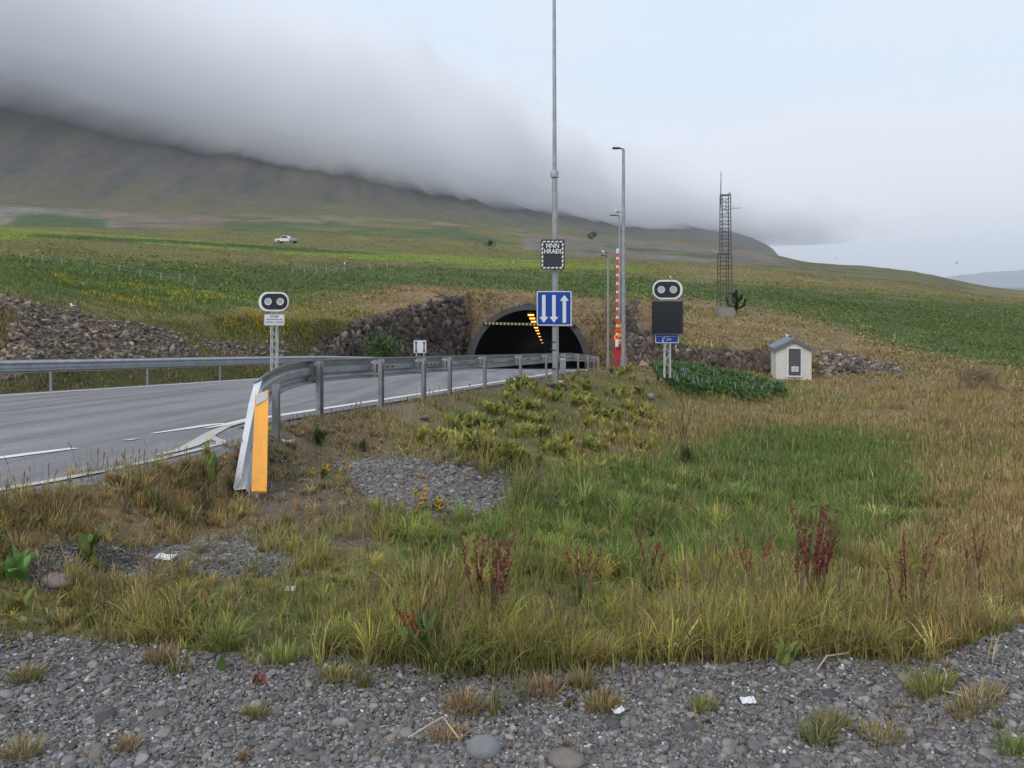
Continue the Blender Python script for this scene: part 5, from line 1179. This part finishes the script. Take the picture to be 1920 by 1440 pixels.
boulder(1050, 727, 16, 15, (.45, .44, .38), "concrete_lump", 'pale block in the grass at the foot of the tall pole', 'concrete block', True)
boulder(1215, 748, 22, 14, (.22, .22, .23), "boulder", 'grey stone on the bank below the lupins', 'stone', True)
boulder(795, 788, 24, 8, (.03, .03, .035), "boulder", 'flat black stone on the brown soil behind the rail', 'stone', True)
boulder(866, 806, 20, 9, (.035, .035, .04), "boulder", 'small black stone nearest the yellow-green herbs', 'stone', True)
m_lit = mat("litter_white", (.70, .70, .70), .6, var=.1, scale=10)
def sheet(px, py, wpx, dpx, rz, name, label, cat, curl=.3, m_=None):
    p = hit(px, py); k = p[1] / F; w_ = wpx * k; d_ = w_ * dpx; nx_ = 7; V = []; Fc = []
    for th in (0, .002):
        for i in range(nx_):
            for j in range(3):
                a = i / (nx_ - 1) - .5; V.append((a * w_, (j / 2 - .5) * d_, .012 + th + curl * w_ * a * a + .0012 * ((i * 7 + j * 3) % 5)))
    o_ = nx_ * 3
    for i in range(nx_ - 1):
        for j in range(2):
            a = i * 3 + j; Fc += [(a, a + 1, a + 4, a + 3), (o_ + a, o_ + a + 3, o_ + a + 4, o_ + a + 1)]
    rim = [i * 3 for i in range(nx_)] + [(nx_ - 1) * 3 + 1, (nx_ - 1) * 3 + 2] + [i * 3 + 2 for i in range(nx_ - 2, -1, -1)] + [1]
    for i in range(len(rim)): a, b_ = rim[i], rim[(i + 1) % len(rim)]; Fc.append((a, b_, o_ + b_, o_ + a))
    o = MB().add(V, Fc).build(name, m_ or m_lit); o.location = p + np.array([0, 0, .008]); o.rotation_euler = (.25, 0, rz); return tag(o, label, cat)
sheet(1402, 1323, 28, .55, .1, "paper_litter", 'flat white scrap of litter on the gravel right of the middle', 'litter', .1)
sheet(1157, 1345, 24, .45, .5, "shell", 'curved white shell on the gravel beside the brown tuft', 'shell', .9)
sheet(312, 1052, 36, .5, -.2, "paper_litter", 'crumpled white paper on the bare gravel patch at the left', 'litter', .3)
sheet(545, 1112, 18, .7, .2, "paper_litter", 'small white scrap lying in the grass below the orange panel', 'litter', .5)
sheet(540, 832, 26, .4, .1, "paper_litter", 'white scrap on the soil right of the guardrail end post', 'litter', .4)
m_straw = mat("straw", (.45, .38, .27), .8, scale=20)
for pts, lab in (([(1532, 1266), (1550, 1248), (1600, 1232)], 'curved pale stalk lying at the gravel edge below the red dock'), ([(1770, 1262), (1775, 1285), (1768, 1305), (1800, 1325)], 'bent pale straw lying across the bright green tuft'), ([(765, 1395), (830, 1365), (860, 1395)], 'pale bent straw on the gravel in the lower middle')):
    P = [hit(*q_) + np.array([0, 0, .02 + .02 * (i % 2)]) for i, q_ in enumerate(pts)]; o = MB().tube([q_ - P[0] for q_ in P], .0035, 5).build("dry_stalk", m_straw); o.location = P[0]; tag(o, lab, 'dry stalk')

# ------------------------------------------------------------------ birds
m_gw = mat("gull_white", (.72, .72, .70), .7, var=.05); m_gg = mat("gull_grey", (.07, .072, .08), .7); m_bill = mat("gull_bill", (.55, .36, .04), .5)
def gull(P, h_, yaw, label):
    """standing gull, h_ tall, one body with wings, legs and bill"""
    t = thing("gull", P, label, 'gull', 'gulls'); s = h_ / .36; c, sn = math.cos(yaw), math.sin(yaw)
    def q_(x, y, z): return np.array(P) + np.array([c * x - sn * y, sn * x + c * y, z]) * s
    MB().tube([q_(-.26, 0, .15), q_(-.18, 0, .155), q_(-.08, 0, .165), q_(.02, 0, .18), q_(.09, 0, .21), q_(.115, 0, .26), q_(.125, 0, .295), q_(.145, 0, .318), q_(.18, 0, .312), q_(.205, 0, .305)],
              [.006 * s, .03 * s, .062 * s, .075 * s, .062 * s, .042 * s, .036 * s, .04 * s, .026 * s, .008 * s], 10).build("body", m_gw, t, smooth=True)
    for sg in (-1, 1): MB().tube([q_(.06, sg * .055, .205), q_(-.04, sg * .06, .20), q_(-.16, sg * .045, .175), q_(-.31, sg * .012, .165)], [.02 * s, .04 * s, .032 * s, .005 * s], 8).build("wing", m_gg, t, smooth=True)
    for sg in (-1, 1): MB().tube([q_(0, sg * .025, .12), q_(.0, sg * .025, .0), q_(.035, sg * .028, .0)], .007 * s, 5).build("leg", m_bill, t)
    MB().tube([q_(.195, 0, .308), q_(.235, 0, .303), q_(.255, 0, .292)], [.011 * s, .009 * s, .003 * s], 6).build("bill", m_bill, t)
def flier(P, span, yaw, dihedral, dark, label):
    t = thing("flying_gull", P, label, 'gull', 'gulls in flight'); s = span; c, sn = math.cos(yaw), math.sin(yaw); m_ = m_gg if dark else m_gw
    def q_(x, y, z): return np.array(P) + np.array([c * x - sn * y, sn * x + c * y, z]) * s
    MB().tube([q_(-.22, 0, 0), q_(-.12, 0, .0), q_(0, 0, 0), q_(.1, 0, .005), q_(.16, 0, .012), q_(.2, 0, .005)], [.015 * s, .03 * s, .048 * s, .04 * s, .03 * s, .006 * s], 8).build("body", m_, t, smooth=True)
    for sg in (-1, 1):
        zt = math.sin(dihedral); ct = math.cos(dihedral)
        A = [(.07, .03, .01), (.10, .25, .25), (.03, .5, .42)]; Bk = [(-.07, .03, .01), (-.06, .25, .24), (-.0, .5, .42)]
        V = [q_(x, sg * y * ct, z * zt + e) for e in (0, .012) for x, y, z in A + Bk]
        MB().add(V, [(0, 1, 4, 3), (1, 2, 5, 4), (6, 9, 10, 7), (7, 10, 11, 8), (0, 6, 7, 1), (1, 7, 8, 2), (2, 8, 11, 5), (5, 11, 10, 4), (4, 10, 9, 3), (3, 9, 6, 0)]).build("wing", m_gg, t)
p = hit(138, 588, 15, 40); gull(p + np.array([0, 0, .1]), .26, R(170), 'gull with white head and dark back standing on top of the rubble bank')
gull(hl((-.28, -.05, zp + .1)), .34, R(150), 'gull perched on the roof ridge of the white hut')
gull(top2 + np.array([-.18, 0, .09]), .34, R(170), 'gull perched on the arm of the middle-height street lamp')
gull(top3 + np.array([-.2, 0, .09]), .30, R(160), 'gull perched on the arm of the shortest street lamp')
gull(W(1259, 525.5, 24), .14, R(120), 'small bird perched on the rim of the right signal light')
gull(W(1368, 366, 70) + np.array([0, 0, .03]), .3, R(20), 'bird perched on the top corner of the lattice mast')
gull(on_ground(1373, 318) + np.array([0, 0, 1.5]) * 0, .9, R(20), 'pale bird standing on the bare bank behind the mast') if False else None
flier(W(942, 281, 60), .42, R(10), .1, False, 'bird gliding in front of the cloud left of the tall pole')
flier(W(1598, 456, 90), .5, R(60), .9, True, 'dark bird in the sky right of the mast, higher of two')
flier(W(1567, 484, 80), .42, R(150), .3, True, 'dark bird low in the sky right of the mast')
flier(W(1794, 494, 60), .5, R(85), .8, True, 'large dark bird with raised wings near the right edge of the sky')
flier(W(1402, 444, 90), .32, R(5), .1, False, 'small bird beside the end of the mountain slope')

# ------------------------------------------------------------------ pasture fences, pick-up truck
m_fp = mat("fence_wood", (.30, .28, .24), .9, var=.3, scale=8)
def fence(pts, hpx, y0, label):
    Q = [hit(px, py, y0, 300) for px, py in pts]; t = thing("wire_fence", Q[0], label, 'fence', 'pasture fences'); s_ = MB()
    for q_, (px, py) in zip(Q, pts):
        h_ = hpx / F * q_[1]; MB().tube([q_ - np.array([0, 0, .3]), q_ + np.array([rng.normal(0, .04), 0, h_])], .055 * q_[1] / 65, 5).build("post", m_fp, t)
    for f in (.55, .9):
        for a, b_ in zip(Q[:-1], Q[1:]): s_.tube([a + np.array([0, 0, f * hpx / F * a[1]]), b_ + np.array([0, 0, f * hpx / F * b_[1]])], .006, 4, False)
    s_.build("wire", m_galv, t); return Q
fence([(40, 486), (80, 492), (116, 497), (175, 502), (222, 511), (264, 519), (302, 525), (337, 528), (366, 532)], 14, 30, 'wire fence with pale posts in the pasture above the rubble bank')
Q = fence([(548, 512), (570, 513), (593, 513), (612, 512), (630, 512), (646, 511), (693, 506), (725, 503), (753, 500), (760, 499), (790, 496), (812, 495), (840, 495)], 11, 40, 'wire fence with grey posts crossing the field under the green strips')
gull(Q[5] + np.array([0, 0, 11 / F * Q[5][1]]), .5, R(100), 'white gull perched on a fence post in the field')
fence([(1309, 531), (1317, 532), (1326, 532), (1335, 533)], 8, 60, 'short row of fence posts left of the mast')
q_ = hit(963, 508, 60, 300); gp_ = thing("field_post", q_, 'single thin post with a bird on it in the field left of the pole', 'post')
MB().tube([q_ - np.array([0, 0, .3]), q_ + np.array([0, 0, .8])], .06, 6).build("stake", m_fp, gp_)
gull(q_ + np.array([0, 0, .8]), .5, R(100), 'white gull on the single post left of the speed board')
Yc = 158.0; pc = on_ground(537, Yc); pc[2] = W(537, 456.5, Yc)[2] if pc[2] < W(537, 456.5, Yc)[2] else pc[2]
tk = thing("pickup_truck", pc, 'small white pick-up truck parked far off on the field track', 'pick-up truck', rz=R(-6))
m_car = mat("car_white", (.70, .71, .73), .25, var=.03); m_glass = mat("car_glass", (.02, .025, .03), .1); m_tyre = mat("tyre", (.02, .02, .02), .8); m_bed = mat("load_bed_grey", (.30, .32, .34), .5)
Mt = parent_world(tk); tl = lambda x, y, z: Mt @ Vector((x, y, z))
def sideprism(P, w_, m_, name, parent): return MB().prism(P, tl(0, -w_ / 2, 0), Mt.to_3x3() @ Vector((1, 0, 0)), (0, 0, 1), Mt.to_3x3() @ Vector((0, 1, 0)), w_).build(name, m_, parent, bevel=.03)
sideprism([(-2.1, .42), (-2.15, .85), (-1.1, 1.02), (-.75, 1.0), (.9, .98), (.9, .42)], 1.75, m_car, "body", tk)
cbn = sideprism([(-1.1, 1.0), (-.55, 1.52), (.45, 1.55), (.75, 1.0)], 1.6, m_car, "cab", tk)
sideprism([(-.95, 1.05), (-.5, 1.46), (.4, 1.48), (.62, 1.05)], 1.63, m_glass, "window", cbn)
sideprism([(.92, .5), (.92, 1.0), (2.35, 1.0), (2.35, .5)], 1.75, m_bed, "load_bed", tk)
for wx in (-1.35, 1.45):
    for wy in (-.82, .82):
        wh = MB().tube([tl(wx, wy - .1, .34), tl(wx, wy + .1, .34)], .34, 16).build("wheel", m_tyre, tk, smooth=True)
        MB().tube([tl(wx, wy - .115, .34), tl(wx, wy + .115, .34)], .19, 12).build("rim", m_bed, wh)
for wy in (-.6, .6): MB().box(tl(-2.14, wy, .78), (.05, .3, .14), Mt.to_3x3()).build("headlight", m_glass, tk)

# ------------------------------------------------------------------ sea and far shore
m_sea, n, l, b = node_mat("sea_water"); b.inputs['Base Color'].default_value = (.06, .09, .11, 1); b.inputs['Roughness'].default_value = .25
geo = n.new('ShaderNodeNewGeometry'); nA = noise(.05, 4, .6); bp = n.new('ShaderNodeBump'); bp.inputs['Strength'].default_value = .4; bp.inputs['Distance'].default_value = .5; l.new(nA.outputs[0], bp.inputs['Height']); l.new(bp.outputs[0], b.inputs['Normal'])
tag(MB().add([(-2500, 500, -16), (14000, 500, -16), (14000, 30000, -16), (-2500, 30000, -16)], [(0, 1, 2, 3)]).build("sea", m_sea), kind='structure')
def far_hills(name, Y, prof, depth, c_):
    xs = np.linspace(prof[0][0], prof[-1][0], 160); ys = np.interp(xs, [q_[0] for q_ in prof], [q_[1] for q_ in prof]) + 1.3 * fbm(xs / 22, xs * 0, 4, 71); V = []; Fc = []
    rows = 9
    for j in range(rows):
        t = j / (rows - 1); hfrac = math.sin(min(t * 1.4, 1) * math.pi / 2) if t < .72 else max(0, 1 - (t - .72) / .28)
        for i, (px, py) in enumerate(zip(xs, ys)):
            y_ = Y + depth * t; top = EYE - (py - HY) / F * Y; z_ = -17 + (top + 17) * hfrac * (1 + .12 * float(fbm(np.array([px / 15]), np.array([t * 5.]), 3, 72)[0]) * (hfrac < .95))
            V.append(((px - CX) / F * Y, y_, z_))
        if j:
            for i in range(159): a = (j - 1) * 160 + i; Fc.append((a, a + 1, a + 161, a + 160))
    return tag(MB().add(V, Fc).build(name, mat(name + "_rock", c_, .95, var=.25, scale=.004, coord='Object'), smooth=True), kind='structure')
far_hills("far_hills", 9000, [(1740, 545), (1800, 527), (1840, 523), (1870, 519), (1885, 512), (1930, 508), (2050, 500), (2200, 490), (2500, 505)], 1500, (.07, .075, .08))
far_hills("far_shore", 4200, [(1840, 546), (1862, 542.5), (1885, 540.6), (1930, 540), (2050, 539), (2300, 541)], 500, (.06, .07, .05))

# ------------------------------------------------------------------ low cloud lying on the mountain
ST = [(-1500, 560, -900, 300), (-900, 640, -700, 320), (-300, 740, -460, 340), (0, 830, -300, 360), (250, 880, -170, 370), (500, 905, -20, 370), (700, 900, 90, 360), (860, 960, 160, 370), (960, 1110, 215, 390), (1100, 1470, 272, 420), (1190, 1740, 300, 430), (1300, 2100, 330, 420), (1400, 2350, 352, 400), (1500, 2480, 378, 360), (1600, 2600, 400, 280), (1680, 2680, 416, 180), (1740, 2720, 428, 60)]
V = []; Fc = []; NS = 28; SS = []
for i in range(len(ST) - 1):
    for t in np.linspace(0, 1, 8, endpoint=False): SS.append(np.array(ST[i]) * (1 - t) + np.array(ST[i + 1]) * t)
SS.append(np.array(ST[-1], float))
for si, (px, Yc_, pt, dep) in enumerate(SS):
    x_ = (px - CX) / F; top = EYE - (pt - HY) / F * (Yc_ - dep * .15) + 40; base_ = float(np.interp(px, [-900, 0, 250, 500, 700, 860, 960, 1100, 1190, 1300, 1400, 1600, 1740], [200, 186, 162, 137, 110, 98, 102, 117, 126, 138, 152, 174, 187])) - 26
    top = max(top, base_ + 20)
    for k in range(NS):
        a = 2 * math.pi * k / NS; sa_ = math.sin(a); yy = Yc_ - dep * .08 + dep * .5 * math.cos(a) * (1 - .55 * max(sa_, 0) ** .7); zz = (top + base_) / 2 + (top - base_) / 2 * math.copysign(abs(sa_) ** (.85 if sa_ > 0 else .85), sa_)
        nn_ = float(fbm(np.array([px / 60.]), np.array([a * 2.2]), 3, 81)[0]); lift_ = (20 + .10 * (top - base_)) * nn_ * (1 if math.sin(a) > -.3 else .12)
        V.append((x_ * yy, yy, zz + lift_))
    if si:
        for k in range(NS): Fc.append(((si - 1) * NS + k, (si - 1) * NS + (k + 1) % NS, si * NS + (k + 1) % NS, si * NS + k))
Fc += [tuple(range(NS)), tuple((len(SS) - 1) * NS + k for k in range(NS))[::-1]]
mc = bpy.data.materials.new("cloud_vapour"); mc.use_nodes = True; n = mc.node_tree.nodes; l = mc.node_tree.links; n.clear()
om = n.new('ShaderNodeOutputMaterial'); pv = n.new('ShaderNodeVolumePrincipled'); l.new(pv.outputs[0], om.inputs['Volume'])
pv.inputs['Color'].default_value = (.995, .993, .998, 1); pv.inputs['Anisotropy'].default_value = -.2
geo = n.new('ShaderNodeNewGeometry'); mpn = n.new('ShaderNodeMapping'); mpn.inputs['Scale'].default_value = (.0045, .0045, .010); l.new(geo.outputs['Position'], mpn.inputs[0])
no = n.new('ShaderNodeTexNoise'); no.inputs['Scale'].default_value = 1; no.inputs['Detail'].default_value = 4; no.inputs['Roughness'].default_value = .58; l.new(mpn.outputs[0], no.inputs['Vector'])
mr = n.new('ShaderNodeMapRange'); mr.inputs[1].default_value = .38; mr.inputs[2].default_value = .66; mr.inputs[3].default_value = .30; mr.inputs[4].default_value = 1; l.new(no.outputs[0], mr.inputs[0])
ml_ = n.new('ShaderNodeMath'); ml_.operation = 'MULTIPLY'; ml_.inputs[1].default_value = CLOUD_D; l.new(mr.outputs[0], ml_.inputs[0]); sxyz = n.new('ShaderNodeSeparateXYZ'); l.new(geo.outputs['Position'], sxyz.inputs[0])
n2_ = n.new('ShaderNodeTexNoise'); n2_.inputs['Scale'].default_value = 1; n2_.inputs['Detail'].default_value = 3; n2_.inputs['Roughness'].default_value = .6
mp2 = n.new('ShaderNodeMapping'); mp2.inputs['Scale'].default_value = (.009, .009, .014); l.new(geo.outputs['Position'], mp2.inputs[0]); l.new(mp2.outputs[0], n2_.inputs['Vector'])
zz_ = n.new('ShaderNodeMath'); zz_.operation = 'MULTIPLY_ADD'; zz_.inputs[1].default_value = 260; l.new(n2_.outputs[0], zz_.inputs[0]); l.new(sxyz.outputs['Z'], zz_.inputs[2])
fz = n.new('ShaderNodeMapRange'); fz.interpolation_type = 'SMOOTHSTEP'; fz.inputs[1].default_value = 310; fz.inputs[2].default_value = 520; fz.inputs[3].default_value = 1; fz.inputs[4].default_value = 0; xm_ = n.new('ShaderNodeMath'); xm_.operation = 'MINIMUM'; xm_.inputs[1].default_value = 0; l.new(sxyz.outputs['X'], xm_.inputs[0])
zx_ = n.new('ShaderNodeMath'); zx_.operation = 'MULTIPLY_ADD'; zx_.inputs[1].default_value = .26; l.new(xm_.outputs[0], zx_.inputs[0]); l.new(zz_.outputs[0], zx_.inputs[2]); l.new(zx_.outputs[0], fz.inputs[0])
xx_ = n.new('ShaderNodeMath'); xx_.operation = 'MULTIPLY_ADD'; xx_.inputs[1].default_value = 900; l.new(n2_.outputs[0], xx_.inputs[0]); l.new(sxyz.outputs['X'], xx_.inputs[2])
fx = n.new('ShaderNodeMapRange'); fx.interpolation_type = 'SMOOTHSTEP'; fx.inputs[1].default_value = 1150; fx.inputs[2].default_value = 1750; fx.inputs[3].default_value = 1; fx.inputs[4].default_value = 0; l.new(xx_.outputs[0], fx.inputs[0])
ma_ = n.new('ShaderNodeMath'); ma_.operation = 'MULTIPLY'; l.new(fz.outputs[0], ma_.inputs[0]); l.new(fx.outputs[0], ma_.inputs[1])
mb_ = n.new('ShaderNodeMath'); mb_.operation = 'MULTIPLY'; l.new(ma_.outputs[0], mb_.inputs[0]); l.new(ml_.outputs[0], mb_.inputs[1]); l.new(mb_.outputs[0], pv.inputs['Density'])
cl = tag(MB().add(V, Fc).build("cloud", mc, smooth=True), 'low grey cloud bank hiding the top of the mountain', kind='stuff')
# the air itself
mh = bpy.data.materials.new("air"); mh.use_nodes = True; n = mh.node_tree.nodes; l = mh.node_tree.links; n.clear()
om = n.new('ShaderNodeOutputMaterial'); pv = n.new('ShaderNodeVolumePrincipled'); l.new(pv.outputs[0], om.inputs['Volume']); pv.inputs['Color'].default_value = (.90, .93, 1.0, 1); pv.inputs['Density'].default_value = HAZE_D
tag(MB().box((2000, 5400, 250), (24000, 11400, 540)).build("haze", mh), 'thin pale air haze', kind='stuff')
